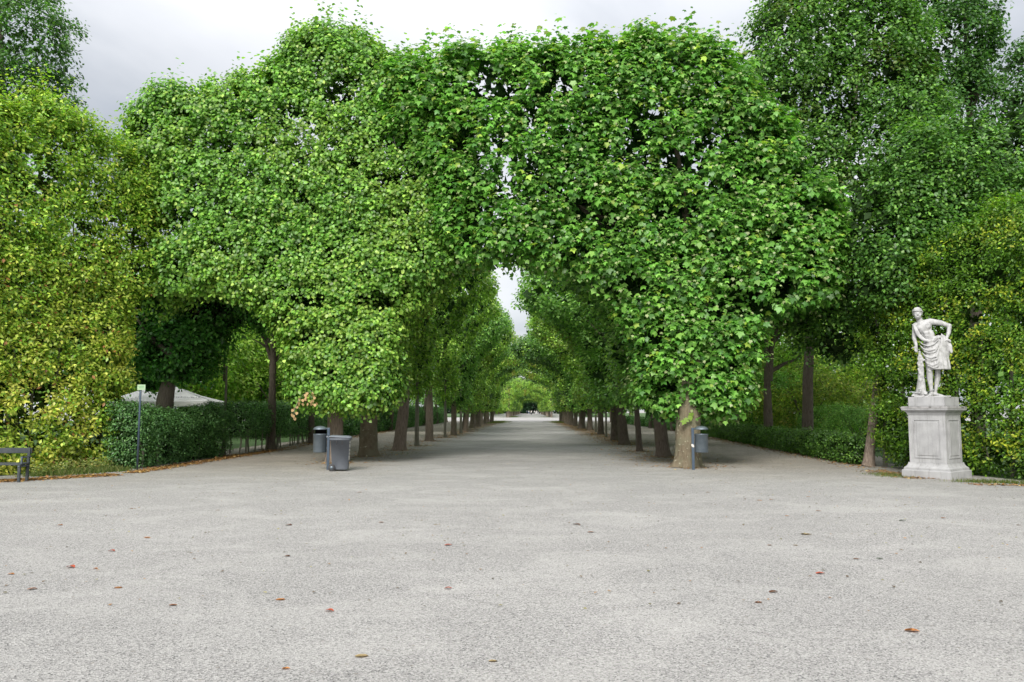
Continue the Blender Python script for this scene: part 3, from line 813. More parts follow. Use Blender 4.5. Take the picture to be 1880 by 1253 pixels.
# ---- 5. dark field maples rising above the right side
def facade_tree(name, label, cat, Y, pts, T, n, k, size, pal, w, trunk_px, trunk_base, seed, holes=None, gap=.36, gs=1.1, tops=80, zt=10, tmpl=T_OVAL, r=.25, droop=.4, core=3500, corecol=(.025, .055, .014), back=.25, coresize=.3, amp=.6, patch=None):
    sl = px_slab((0, Y), (1, 0), T, pts, 1.1)
    b = trunk_base; t_ = empty(name, (b[0], b[1], 0)); tag(t_, label, cat, 'tall trees behind the clipped walls')
    h = px_holes(sl, holes) if holes else None
    P, O = sl.sample(n, shell=.7, p_int=.08, back=back, amp=amp, nscale=.7, seed=seed, gap=gap, gapscale=gs, holes=h)
    L = shoots(P, O, k, .42, size, upn=.8, outn=.35, rnd=.5, droop=droop)
    if tops:
        tp = sl.top_points(tops, zt); L = cat6(L, shoots(tp, np.tile(UP, (tops, 1)), 10, 1.1, size, dvec=UP + rdir(tops) * .5))
    tn = tints(len(L[0]), L[4], L[0], pal, w, shoot_var=.2)
    if patch:
        f = np.clip((fbm(L[0], .6, seed) - .5) * 4, 0, 1) * (RNG.random(len(L[0])) < .4); tn = tn * (1 - f[:, None]) + np.array(patch) * f[:, None]
    crown_obj('crown', t_, L, tmpl, tn, LEAF)
    if core:
        L, t = dark_core(sl, core, coresize, corecol, holes=h, depth=.6); crown_obj('inner_foliage', t_, L, T_QUAD, t, LEAF_SOFT)
    pts3 = [Vector((b[0], b[1], 0))] + [atY(x, y, b[1]) for x, y in trunk_px]
    n3 = len(pts3); rr = [r * (1 - .8 * i / (n3 - 1)) for i in range(n3)]
    V, F = tube(rel(pts3, (b[0], b[1], 0)), rr, 14, .015, seed, .4, 5, .25)
    parts = [(V, F)]
    q = rel(pts3, (b[0], b[1], 0))
    link('trunk', join_tubes('trunk', parts), BARK_DARK, t_, True)
    for V, F in branches(q[len(q) // 2], q[-1], r, 6, 2.2, .5, seed):
        link('limb', join_tubes('limb', [(V, F)]), BARK_DARK, t_, True)
    return t_
palD = [(.045, .12, .026), (.065, .155, .032), (.095, .195, .04), (.03, .085, .02)]
b = ground(1483, 828)
facade_tree('field_maple', 'dark green maple with upright shoots rising above the right side arch', 'tree', 27.4,
            [(1385, 250), (1398, 150), (1400, 60), (1420, -20), (1480, -90), (1600, -120), (1660, -90), (1720, 20), (1748, 120), (1770, 240), (1780, 420), (1690, 480), (1648, 560), (1600, 640), (1560, 660), (1520, 640), (1500, 590), (1440, 560), (1400, 500)],
            3.6, 9500, 6, .13, palD, [3, 3, 1.5, 2], [(1483, 700), (1490, 560), (1530, 420), (1570, 200), (1575, 20)], (b.x, b.y), 61,
            holes=[(1590, 300, 26, .9), (1600, 440, 24, .9), (1580, 500, 20, .9), (1700, 60, 18, .8), (1500, 30, 14, .6)], gap=.34, tmpl=T_QUAD, amp=.8, core=6500, patch=(.12, .15, .03))
b = atY(1740, 700, 24.5)
facade_tree('maple_tree', 'dark maple crown with dense even leaves above the hedge behind the statue', 'tree', 23.4,
            [(1620, 330), (1650, 250), (1700, 215), (1740, 235), (1790, 190), (1850, 225), (1900, 180), (2050, 200), (2200, 420), (2200, 560), (1900, 520), (1800, 520), (1740, 560), (1680, 560), (1620, 520), (1600, 420)],
            2.4, 7500, 6, .12, palD, [3, 3, 1.2, 2], [(1745, 620), (1750, 480), (1770, 350)], (b.x, b.y), 62, gap=.33, tops=40, zt=8.5, tmpl=T_QUAD)
b = atY(1790, 700, 30)
facade_tree('poplar_tree', 'airy tall tree with small dark leaves against the sky at the upper right', 'tree', 30.0,
            [(1690, 340), (1702, 200), (1696, 60), (1712, -60), (1800, -120), (1832, -20), (1842, 60), (1836, 120), (1850, 150), (1880, 80), (2000, 20), (2100, 60), (2100, 420), (1900, 420), (1780, 420)],
            3.4, 11000, 6, .15, [(.03, .085, .025), (.045, .115, .03), (.065, .145, .034)], [3, 2, 1], [(1790, 500), (1785, 300), (1775, 100), (1770, -40)], (b.x, b.y), 63,
            holes=[(1800, 215, 30, .8), (1850, 280, 30, .75), (1760, 290, 22, .7), (1860, 150, 20, .9), (1720, 250, 20, .7)], gap=.40, gs=1.0, tops=60, zt=13, core=2600, amp=.9)
b = atY(30, 700, 31)
facade_tree('robinia_tree', 'tall feathery dark tree showing over the hornbeam wall at the upper left', 'tree', 31.0,
            [(-420, 200), (-420, -60), (-200, -140), (-60, -120), (10, -60), (48, 5), (72, 40), (86, 68), (80, 95), (76, 130), (68, 150), (60, 170), (76, 240), (40, 330), (-100, 340)],
            4.0, 9500, 7, .15, [(.035, .10, .025), (.06, .14, .03), (.028, .07, .02)], [3, 2, 1], [(20, 500), (10, 300), (0, 60), (-10, -60)], (b.x, b.y), 64, gap=.40, gs=.9, tops=0, core=1500, amp=1.0)
# ---- dark maple behind the low hedge seen through the left arch
b = atY(300, 770, 27.6)
facade_tree('garden_maple', 'dark maple with a leaning trunk behind the low hedge left of the parasol', 'tree', 28.4,
            [(225, 560), (250, 520), (330, 500), (420, 500), (500, 520), (500, 600), (450, 600), (440, 570), (400, 575), (380, 600), (350, 640), (348, 676), (325, 696), (285, 690), (250, 704), (235, 700), (215, 640)],
            3.0, 4600, 6, .15, [(.045, .15, .032), (.065, .18, .036), (.03, .10, .024)], [2, 2, 2], [(303, 735), (312, 690), (318, 640), (330, 560)], (b.x, b.y), 65, gap=.34, tops=0, tmpl=T_QUAD, core=2500, amp=.6, r=.36, back=.5)

# ================================================================== AVENUE TREES
def row_crown(name, prof, length, n, k, size, pal, w, seed, tmpl, core=600, gap=.36, patch=None, amp=.5, leafL=.4, cs=.4):
    """a crown extruded along the row: cross-section prof (x,z), made round the origin"""
    sl = Slab((0, 0), (1, 0), length, prof, 1.0)
    P, O = sl.sample(n, shell=.6, p_int=.06, back=1.0, amp=amp, nscale=.8, seed=seed, gap=gap, gapscale=1.2)
    L = shoots(P, O, k, leafL, size, upn=.85, outn=.35, rnd=.45, droop=.4)
    tn = tints(len(L[0]), L[4], L[0], pal, w, shoot_var=.2)
    if patch:
        f = np.clip((fbm(L[0], .7, seed) - .52) * 5, 0, 1) * (RNG.random(len(L[0])) < .55); tn = tn * (1 - f[:, None]) + np.array(patch) * f[:, None]
    me = leaves_mesh(name, L[0], L[1], L[2], L[3], tmpl, tn); me.materials.append(LEAF)
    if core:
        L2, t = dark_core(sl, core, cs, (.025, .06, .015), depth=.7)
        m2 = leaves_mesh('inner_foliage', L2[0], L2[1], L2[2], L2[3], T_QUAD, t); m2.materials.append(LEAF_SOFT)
    else: m2 = None
    return me, m2
PROF_OPEN = [(1.15, 2.15), (1.4, 4.4), (2.2, 5.8), (3.5, 6.9), (4.3, 7.6), (4.0, 8.7), (2.6, 9.4), (0, 9.7), (-2.4, 9.4), (-3.4, 8.6), (-3.2, 7.2), (-2.2, 5.8), (-1.2, 4.4), (-1.1, 2.2)]
PROF_CLOSED = [(.95, 2.05), (1.05, 4.6), (1.9, 6.0), (3.4, 6.9), (5.6, 7.2), (5.6, 8.6), (4, 9.8), (1, 10.5), (-2.2, 10.3), (-5.2, 9.4), (-5.2, 7.2), (-3.0, 6.6), (-1.8, 5.6), (-1.0, 4.5), (-.95, 2.1)]
palN = [(.078, .185, .045), (.105, .225, .055), (.145, .275, .065), (.052, .125, .032)]
palG = [(.10, .205, .038), (.14, .26, .045), (.19, .31, .06), (.065, .145, .03)]
CR = {}
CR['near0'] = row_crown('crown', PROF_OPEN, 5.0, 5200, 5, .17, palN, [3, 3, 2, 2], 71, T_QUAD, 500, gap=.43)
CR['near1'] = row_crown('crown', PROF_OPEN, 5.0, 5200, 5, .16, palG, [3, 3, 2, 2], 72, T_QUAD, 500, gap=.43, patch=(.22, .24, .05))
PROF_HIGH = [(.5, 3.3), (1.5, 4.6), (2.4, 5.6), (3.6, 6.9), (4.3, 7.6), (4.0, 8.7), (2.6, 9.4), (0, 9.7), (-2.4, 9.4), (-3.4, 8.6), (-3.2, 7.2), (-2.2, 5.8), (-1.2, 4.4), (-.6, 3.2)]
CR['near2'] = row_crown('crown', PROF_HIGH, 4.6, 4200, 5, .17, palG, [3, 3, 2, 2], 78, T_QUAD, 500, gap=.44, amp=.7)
CR['mid0'] = row_crown('crown', PROF_CLOSED, 4.2, 2600, 5, .22, [(.04, .10, .022), (.055, .125, .028), (.025, .07, .016)], [3, 3, 2], 73, T_QUAD, 900, leafL=.5)  # dark leaf colour paints a shaded arch, alternating with the bright crown below
CR['mid1'] = row_crown('crown', PROF_CLOSED, 4.2, 2600, 5, .22, palG, [3, 3, 2, 1], 74, T_QUAD, 400, patch=(.32, .30, .06), leafL=.5)  # bright leaf colour paints the lit face of every other arch
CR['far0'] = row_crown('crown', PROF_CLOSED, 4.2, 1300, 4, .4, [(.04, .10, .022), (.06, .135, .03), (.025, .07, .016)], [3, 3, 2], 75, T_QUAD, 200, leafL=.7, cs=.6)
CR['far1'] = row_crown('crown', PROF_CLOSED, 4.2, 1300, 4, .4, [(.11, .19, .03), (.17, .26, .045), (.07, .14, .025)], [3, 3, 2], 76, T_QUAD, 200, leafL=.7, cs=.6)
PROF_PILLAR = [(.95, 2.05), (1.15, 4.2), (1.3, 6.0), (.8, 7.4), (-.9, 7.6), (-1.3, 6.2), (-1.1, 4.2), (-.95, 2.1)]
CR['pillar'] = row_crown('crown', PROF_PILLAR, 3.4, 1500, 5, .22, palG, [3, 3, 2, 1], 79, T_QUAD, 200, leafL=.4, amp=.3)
PROF_YOUNG = [(.5, 2.4), (.85, 3.6), (.9, 5.5), (.5, 7.0), (0, 7.6), (-.5, 7.0), (-.9, 5.5), (-.85, 3.6), (-.5, 2.4)]
CR['young'] = row_crown('crown', PROF_YOUNG, 1.7, 1300, 5, .13, palG, [3, 3, 2, 1], 77, T_HEART, 0, gap=.3, amp=.3)

TRK = {}
def trunk_variant(key, r, h, lean, seed, flare, rough, top=.6, limbs=4):
    pts = [(0, 0, 0), (lean * .25, 0, h * .25), (lean * .55, .05, h * .5), (lean, 0, h)]
    V, F = tube(pts, [r, r * .93, r * .86, r * top], 28, rough, seed, flare, 5, .12)
    me = join_tubes('trunk', [(V, F)])
    me.polygons.foreach_set('use_smooth', np.ones(len(me.polygons), bool))
    br = branches((lean, 0, h), (lean * 1.3, 0, h + 3.5), r * .9, limbs + 1, 3.2, .5, seed) + [tube([(lean, 0, h - .1), (lean * 1.2, 0, h + 2), (lean, 0, h + 4.5)], [r * top, r * .4, r * .1], 10)]
    m2 = join_tubes('limb', br)
    m2.polygons.foreach_set('use_smooth', np.ones(len(m2.polygons), bool))
    TRK[key] = (me, m2, r)
trunk_variant('a', .25, 3.4, .0, 1, .35, .03)
trunk_variant('b', .25, 3.4, .25, 2, .4, .03)
trunk_variant('c', .25, 3.4, -.3, 3, .3, .03)
ORD = ['first', 'second', 'third', 'fourth', 'fifth', 'sixth', 'seventh', 'eighth', 'ninth', 'tenth', 'eleventh', 'twelfth', 'thirteenth', 'fourteenth', 'fifteenth', 'sixteenth',
       'seventeenth', 'eighteenth', 'nineteenth', 'twentieth', 'twenty-first', 'twenty-second', 'twenty-third', 'twenty-fourth', 'twenty-fifth', 'twenty-sixth', 'twenty-seventh', 'twenty-eighth', 'twenty-ninth', 'thirtieth',
       'thirty-first', 'thirty-second', 'thirty-third', 'thirty-fourth', 'thirty-fifth', 'thirty-sixth']
bark_cache = {}
def bark_mesh(me, mat):
    key = (me.name, mat.name)
    if key not in bark_cache:
        c = me.copy(); c.materials.clear(); c.materials.append(mat); bark_cache[key] = c
    return bark_cache[key]
TRUNKS = [(-6.25, 26.0), (4.75, 24.2)]
def avenue_tree(x, y, width, crown, trk, mat, label, group, side, rz=0.0, name='avenue_tree', cs=(1, 1, 1)):
    t = empty(name, (x, y, 0)); tag(t, label, 'tree', group)
    if y < 75: TRUNKS.append((x, y))
    me, m2, r = TRK[trk]; s = width / 2 / r
    o = bpy.data.objects.new('trunk', bark_mesh(me, mat)); o.parent = t; o.scale = (s, s, 1); COL.objects.link(o)
    if crown:
        a, b = CR[crown]
        o = bpy.data.objects.new('limb', bark_mesh(m2, BARK_DARK)); o.parent = t; o.scale = (-side if crown != 'young' else .5, 1 if crown != 'young' else .5, 1); COL.objects.link(o)
        for nm, m_ in (('crown', a), ('inner_foliage', b)):
            if m_ is None: continue
            o = bpy.data.objects.new(nm, m_); o.parent = t; o['kind'] = 'stuff'
            o.scale = (-side * cs[0], cs[1] * random.choice((-1, 1)), cs[2]); o.rotation_euler = (0, 0, rz); COL.objects.link(o)
    return t
# (pixel base x, y, width px, crown, trunk, bark, kind word)
left = [(676, 838, 34, 'near1', 'a', BARK_PLANE), (733, 827, 23, 'near2', 'b', BARK_LINDEN), (765, 819, 8, 'young', 'a', BARK_YOUNG),
        (788, 810, 15, 'near2', 'a', BARK_LINDEN), (817, 804, 5, 'young', 'a', BARK_YOUNG), (833, 799.5, 11, 'near0', 'a', BARK_LINDEN), (846, 796, 5, None, 'a', BARK_YOUNG),
        (855, 793, 9, 'near1', 'b', BARK_LINDEN)]
right = [(1218, 839, 25, 'near0', 'c', BARK_DARK), (1174, 829, 11, 'young', 'c', BARK_DARK), (1146, 817, 19, 'near0', 'c', BARK_DARK), (1129, 809, 15, 'near1', 'a', BARK_DARK),
         (1113, 803, 4, 'young', 'a', BARK_YOUNG), (1103, 798, 11, 'near1', 'a', BARK_DARK), (1094, 794, 4, None, 'a', BARK_YOUNG), (1083, 790, 10, 'near0', 'a', BARK_DARK)]
def add_row(lst, side, word):
    ys = []
    for i, (px, py, wpx, cr, tk, mt) in enumerate(lst):
        g = ground(px, py); w = wpx * g.y / FPX
        kind = 'thin young tree' if wpx < 12 and cr in ('young', None) else ('thick mottled plane tree' if mt is BARK_PLANE else 'clipped tree')
        nm = 'young_tree' if 'young' in kind else 'avenue_tree'
        avenue_tree(g.x, g.y, w, cr, tk, mt, '%s, %s trunk from the front in the %s avenue row' % (kind, ORD[i + 1], word), 'trees of the %s avenue row before the crossing' % word, side, name=nm, cs=((.86 if side < 0 else 1.16) + random.uniform(-.04, .04), 1.05, 1 + random.uniform(-.05, .03)))
        ys.append(g.y)
    y = max(ys[-1] + 5.0, 71.5) ; i = len(lst) + 1 + (len(lst) % 2); xr = -5.75 if side < 0 else 4.85
    while y < 127:
        xx = xr + random.uniform(-.25, .25)
        avenue_tree(xx, y, random.uniform(.42, .62), random.choice(('near0', 'near1')) if y < 74 else ('pillar' if i % 2 == 0 else 'mid%d' % ((i // 2) % 2)), random.choice('abc'), random.choice((BARK_DARK, BARK_LINDEN)),
                    'clipped tree, %s trunk from the front in the %s avenue row' % (ORD[i], word), 'trees of the %s avenue row before the crossing' % word, side, cs=((.9 if side < 0 else 1.08) + random.uniform(-.10, .06), 1.05, 1 + random.uniform(-.10, .04)))
        y += 6.2; i += 1
    y = 192.0; i = 0
    while y < 395:
        xx = xr + random.uniform(-.2, .2)
        avenue_tree(xx, y, random.uniform(.42, .6), 'pillar' if i % 2 else ('mid%d' if y < 235 else 'far%d') % (1 - (i // 2) % 2), random.choice('abc'), random.choice((BARK_DARK, BARK_LINDEN)),  # dark and bright crowns alternate, painting shaded and lit rings
                    'small distant clipped tree, %s in the %s row beyond the bright crossing' % (ORD[i], word), 'trees of the %s avenue row beyond the crossing' % word, side, cs=(1.0 + random.uniform(-.06, .05), .9, 1 + random.uniform(-.14, .04)))
        y += 9.0; i += 1
add_row(left, -1, 'left'); add_row(right, 1, 'right')

# side-walk trees along the low hedges
def side_tree(px, py, wpx, label, limbs, crown_scale=(1, 1, 1), cr='near0', tk='a', side=-1, mt=BARK_DARK, rz=0.0):
    g = ground(px, py)
    t = avenue_tree(g.x, g.y, wpx * g.y / FPX, cr, tk, mt, label, 'trees along the side walks', side, name='side_tree', cs=crown_scale, rz=rz)
    for path, r0 in limbs:
        pts = [atY(x, y, g.y + dy) for x, y, dy in path]
        k = len(pts); V, F = tube(rel(pts, (g.x, g.y, 0)), [r0 * (1 - .75 * i / (k - 1)) for i in range(k)], 8, .008, 3, step=.3)
        link('limb', join_tubes('limb', [(V, F)]), BARK_DARK, t, True)
    return g
CR['high0'] = row_crown('crown', [(3.4, 7.0), (3.6, 9), (2, 11), (-2, 11.4), (-3.6, 9.5), (-3.4, 7.2), (-1.5, 5.9), (1.2, 5.8)], 5.2, 3600, 5, .17, palN, [3, 3, 1, 2], 81, T_QUAD, 1300)
side_tree(497, 826, 17, 'dark side walk tree with a bent limb in the left arch, before the striped kiosk', [([(497, 660, 0), (488, 628, 0), (470, 600, .2), (455, 575, .4)], .09), ([(492, 640, 0), (478, 630, -.2), (462, 622, -.3)], .06), ([(500, 760, -.1), (490, 730, -.3), (470, 700, -.4)], .03)], cr='high0')
side_tree(571, 814, 12, 'slender dark tree behind the post bin at the left low hedge', [], cr='high0')
side_tree(411, 836, 6, 'very thin young tree at the left low hedge, right of the sign post', [([(411, 700, 0), (413, 620, 0), (410, 540, 0)], .04)], cr=None, mt=BARK_YOUNG)
side_tree(1412, 820, 18, 'dark forked tree left of the pair in the right side arch', [([(1412, 700, 0), (1416, 640, 0), (1430, 590, .1), (1440, 540, .1)], .17), ([(1410, 680, 0), (1404, 640, 0), (1398, 600, .2)], .1), ([(1416, 682, 0), (1440, 668, .1), (1462, 660, .1), (1478, 640, .2)], .1)], cr='high0', side=1)
side_tree(1352, 808, 11, 'dark tree just right of the plane tree pier in the right side walk', [], cr='high0', side=1)
g = ground(1483, 828)
for i, (path, r0) in enumerate([([(1486, 720, 0), (1505, 690, 0), (1520, 660, .2), (1526, 630, .3)], .12)]):
    pass
rr = random.Random(5)
for i, (x, y) in enumerate([(-12.2, 58), (-12.0, 68), (-12.3, 79), (-12.1, 90), (-12.0, 102), (-12.2, 115)]):
    avenue_tree(x, y, .4, 'high0', rr.choice('abc'), BARK_DARK, 'dark side walk tree, %s beyond the slender one at the left hedge' % ORD[i], 'trees along the side walks', -1, name='side_tree')
for i, (x, y) in enumerate([(11.6, 56), (11.8, 67), (11.6, 78), (11.7, 90), (11.8, 103), (11.6, 116)]):
    avenue_tree(x, y, .4, 'high0', rr.choice('abc'), BARK_DARK, 'dark side walk tree, %s beyond the one beside the plane pier' % ORD[i], 'trees along the side walks', 1, name='side_tree')

# ================================================================== LOW HEDGES
def low_hedge(name, label, o, u, poly, T, n, size, pal, stems, seed, f_patch=None, gap=.34, group=None):
    sl = Slab(o, u, T, poly, .3)
    h = empty(name, (o[0], o[1], 0)); tag(h, label, 'hedge', group)
    P, O = sl.sample(n, shell=.25, p_int=.05, back=1.0, amp=.22, nscale=1.6, seed=seed, gap=gap, gapscale=2.0)
    L = shoots(P, O, 5, .2, size, upn=.7, outn=.5, rnd=.5, droop=.3)
    tn = tints(len(L[0]), L[4], L[0], pal, [3, 3, 2, 2])
    crown_obj('foliage', h, L, T_OVAL, tn, LEAF)
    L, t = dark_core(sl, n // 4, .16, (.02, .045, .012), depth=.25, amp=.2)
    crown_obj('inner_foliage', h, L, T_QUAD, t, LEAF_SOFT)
    for s_, z_ in stems:
        p = Vector(sl.o + sl.u * s_ + sl.n * RNG.normal() * .08 + sl.n * (-.25)) - Vector(h.location)
        V, F = tube([p, p + Vector((RNG.normal() * .04, RNG.normal() * .04, z_ * .5)), p + Vector((RNG.normal() * .07, 0, z_))], [.035, .03, .02], 6)
        link('stem', join_tubes('stem', [(V, F)]), BARK_YOUNG, h, True)
    return h
palK = [(.048, .12, .045), (.062, .15, .055), (.09, .19, .07), (.03, .075, .03)]
a, b = ground(232, 866), ground(413, 838)
a += Vector((-.62, .62, 0)); b += Vector((-.62, .62, 0))
d = (b - a); Ln = d.length
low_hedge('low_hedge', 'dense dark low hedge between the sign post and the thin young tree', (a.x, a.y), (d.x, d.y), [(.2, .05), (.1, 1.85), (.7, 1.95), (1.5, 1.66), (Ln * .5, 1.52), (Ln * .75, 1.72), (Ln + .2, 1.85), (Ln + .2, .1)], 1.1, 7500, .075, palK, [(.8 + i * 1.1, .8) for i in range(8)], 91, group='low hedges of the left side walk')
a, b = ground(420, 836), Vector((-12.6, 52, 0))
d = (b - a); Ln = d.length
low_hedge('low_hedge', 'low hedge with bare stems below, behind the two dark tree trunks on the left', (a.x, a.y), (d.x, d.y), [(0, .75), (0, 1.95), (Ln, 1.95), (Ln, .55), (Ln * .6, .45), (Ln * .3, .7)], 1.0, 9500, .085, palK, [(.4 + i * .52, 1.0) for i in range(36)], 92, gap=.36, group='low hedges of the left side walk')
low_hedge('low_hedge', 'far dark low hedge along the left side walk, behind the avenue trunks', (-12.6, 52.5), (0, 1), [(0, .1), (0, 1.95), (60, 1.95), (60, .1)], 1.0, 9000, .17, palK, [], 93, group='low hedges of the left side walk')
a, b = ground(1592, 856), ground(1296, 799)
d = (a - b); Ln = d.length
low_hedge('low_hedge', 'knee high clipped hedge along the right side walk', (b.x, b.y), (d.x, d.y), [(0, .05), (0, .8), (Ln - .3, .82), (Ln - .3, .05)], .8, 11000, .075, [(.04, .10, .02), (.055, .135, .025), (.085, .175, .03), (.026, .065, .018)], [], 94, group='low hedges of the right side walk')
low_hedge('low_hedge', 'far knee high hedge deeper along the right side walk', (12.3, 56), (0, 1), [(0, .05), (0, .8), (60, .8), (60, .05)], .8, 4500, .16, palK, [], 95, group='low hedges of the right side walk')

# ================================================================== BACKGROUND TREES AND SHRUBS
def blob_crown(name, rx, ry, z0, z1, n, k, size, pal, w, seed, tmpl=T_QUAD, gap=.38, core=500, patch=None, shell=.8):
    zc, rz = (z0 + z1) / 2, (z1 - z0) / 2
    Ps = []; tot = 0
    while tot < n:
        q = RNG.uniform(-1.15, 1.15, (n * 2, 3)); P = q * np.array([rx, ry, rz]) + np.array([0, 0, zc])
        d = 1 - np.linalg.norm(q, axis=1) + (fbm(P, .55, seed) - .5) * 1.1
        pr = np.where(d < 0, 0, np.where(d < .3, 1, .12)) * np.clip((fbm(P, .9, seed + 3, 2) - gap) / .08, .03, 1)
        Pk = P[RNG.random(len(P)) < pr]; Ps.append(Pk); tot += len(Pk)
    P = np.concatenate(Ps)[:n]; O = nrm((P - np.array([0, 0, zc])) / np.array([rx, ry, rz]))
    L = shoots(P, O, k, size * 2.4, size, upn=.8, outn=.35, rnd=.5, droop=.4)
    tn = tints(len(L[0]), L[4], L[0], pal, w, shoot_var=.22)
    if patch:
        f = np.clip((fbm(L[0], .6, seed) - .5) * 4, 0, 1) * (RNG.random(len(L[0])) < .5); tn = tn * (1 - f[:, None]) + np.array(patch) * f[:, None]
    tn = np.clip(tn * np.array([1.2, 1.12, 1.35]), 0, .8)
    me = leaves_mesh(name, L[0], L[1], L[2], L[3], tmpl, tn); me.materials.append(LEAF_SOFT)
    return me
BG = [blob_crown('crown', 4.2, 4.2, 1.6, 11, 2600, 5, .26, palG, [3, 3, 2, 1], 101, patch=(.20, .24, .05)),
      blob_crown('crown', 4.4, 4.4, 2.0, 12, 2600, 5, .26, palN, [3, 3, 2, 1], 102),
      blob_crown('crown', 3.8, 3.8, 1.2, 10, 2600, 5, .24, [(.10, .19, .03), (.14, .24, .04), (.07, .14, .025)], [3, 3, 2], 103)]
SH = [blob_crown('foliage', 1.7, 1.5, .1, 3.0, 1800, 5, .11, [(.10, .17, .03), (.15, .22, .04), (.22, .24, .06), (.06, .12, .02)], [3, 3, 1, 2], 104, T_OVAL),
      blob_crown('foliage', 1.9, 1.7, .1, 2.4, 1800, 5, .11, palN, [3, 3, 2, 2], 105, T_OVAL)]
trk_bg = join_tubes('trunk', [tube([(0, 0, 0), (.1, 0, 2.5), (-.1, .1, 6)], [.2, .17, .08], 10, .01, 4, .3, 5, .4)] + branches((0, 0, 2.3), (0, 0, 5.5), .18, 5, 2.6, .5, 9))
trk_bg.materials.append(BARK_DARK)
shr_st = join_tubes('stems', [tube([(0.1 * i, .05 * i, 0), (.25 * math.cos(i), .25 * math.sin(i), .9), (.8 * math.cos(i * 1.3), .8 * math.sin(i * 1.3), 2.0)], [.04, .03, .01], 6) for i in range(6)])
shr_st.materials.append(BARK_DARK)
def bg_tree(x, y, k, s, label, group='garden and park trees behind the avenue', rz=None, zs=1.0):
    t = empty('park_tree', (x, y, 0), random.random() * 6.28 if rz is None else rz); t.scale = (s, s, s * zs); tag(t, label, 'tree', group)
    o = bpy.data.objects.new('trunk', trk_bg); o.parent = t; COL.objects.link(o)
    o = bpy.data.objects.new('crown', BG[k]); o.parent = t; o['kind'] = 'stuff'; COL.objects.link(o)
kn = ['yellow green', 'dark green', 'fresh green']
spots = [(-21, 49, 0, .9, 'left garden, behind the white parasol'), (-17.2, 53, 2, .8, 'left garden, behind the striped kiosk'), (-25, 51, 2, .95, 'left garden, behind the parasol group'), (-15.4, 62, 0, .8, 'left garden, behind the pink building'),
         (-31, 46, 1, 1.0, 'left garden, far back behind the hornbeam wall'), (-21, 68, 1, 1.05, 'left garden, beyond the kiosk'), (-16.5, 78, 0, .9, 'left of the far left hedge'), (-27, 84, 1, 1.2, 'deep in the left garden'),
         (-17, 95, 2, 1.0, 'near the far end of the left hedge'), (-22, 112, 1, 1.1, 'left garden close to the crossing'), (-31, 62, 1, 1.15, 'left garden behind the second parasol'), (-24.5, 26, 1, .95, 'behind the hornbeam wall at the bench'), (-19.6, 28.5, 1, .85, 'behind the hornbeam wall, close to the garden maple'), (-19.5, 57, 1, 1.0, 'left garden, centre back seen through the left arch'), (-24, 60, 2, 1.1, 'left garden, tall one behind the white parasols'),
         (18.2, 52, 0, .85, 'right garden, seen between the forked trunks'), (15.2, 56, 2, .75, 'right garden, past the pale shrubs'), (22.5, 56, 1, 1.1, 'right garden, deep behind the statue hedge'),
         (16, 74, 2, .9, 'right garden, along the far hedge'), (22, 86, 1, 1.15, 'deep in the right garden'), (16.5, 98, 1, 1.0, 'right garden near the far end of the hedge'), (20, 114, 0, 1.1, 'right garden close to the crossing'),
         (24, 36, 1, 1.05, 'right garden behind the dark maples'), (30, 46, 1, 1.2, 'far right behind the airy tree')]
for (x, y, k, s, lb) in spots:
    bg_tree(x, y, k, s, '%s bushy tree, %s' % (kn[k], lb))
rr = random.Random(8)
for i in range(16):
    sd_ = -1 if i % 2 else 1
    bg_tree(sd_ * (17 + 9 * (i // 2)), rr.uniform(200, 214), rr.choice((0, 1, 2)), rr.uniform(1.1, 1.4), 'distant park tree, %s out on the %s beyond the crossing' % (ORD[i // 2], 'left' if sd_ < 0 else 'right'), 'park trees beyond the crossing')
for i in range(24):
    sd_ = -1 if i % 2 else 1
    bg_tree(sd_ * (14 + 3.5 * rr.random()), 222 + 14 * (i // 2), rr.choice((0, 1, 2)), rr.uniform(.95, 1.2), 'distant park tree, %s behind the %s far avenue row' % (ORD[i // 2], 'left' if sd_ < 0 else 'right'), 'park trees behind the far rows')
# the dark wood that closes the avenue
V0 = []
wood_c = []
for i in range(26):
    x = -46 + i * 3.7 + rr.uniform(-1, 1); y = 428 + rr.uniform(-6, 8)
    q = rdir(1300) * RNG.random((1300, 1)) ** .4 * np.array([3.8, 3.6, 8.0]) + np.array([x, y, 7.0 + rr.uniform(-1, 1.5)]); q[:, 2] = np.abs(q[:, 2])
    wood_c.append(q)
q = np.concatenate(wood_c); tnt = np.array((.022, .055, .024))[None] * (.6 + .9 * RNG.random((len(q), 1)))
tag(link('woods', leaves_mesh('woods', q, rdir(len(q)) + UP, rdir(len(q)), np.full(len(q), 1.35) * (.7 + .6 * RNG.random(len(q))), T_QUAD, tnt), LEAF_SOFT), 'dark mass of woodland closing the far end of the avenue', 'woods', kind='stuff')

shr = [(14.2, 41.5, 0, 1.5, 'pale yellow green shrub between the two dark trunks of the right arch'), (17.2, 44, 0, 1.7, 'pale shrub right of the second dark trunk in the right arch'), (13.9, 34.5, 1, .7, 'dark shrub near the end of the knee high hedge'),
       (14.6, 48.5, 1, 1.5, 'dark shrub behind the forked tree of the right arch'), (14.6, 54, 0, 1.3, 'pale shrub deep behind the knee high hedge'), (14.2, 38, 1, .75, 'low dark shrub under the pale shrubs, right garden'), (14.4, 62, 1, 1.3, 'dark shrub behind the far knee high hedge')]
for (x, y, k, s, lb) in shr:
    t = empty('shrub', (x, y, 0), random.random() * 6); t.scale = (s, s, s); tag(t, lb, 'shrub', 'shrubs in the right garden')
    o = bpy.data.objects.new('stems', shr_st); o.parent = t; COL.objects.link(o)
    o = bpy.data.objects.new('foliage', SH[k]); o.parent = t; o['kind'] = 'stuff'; COL.objects.link(o)

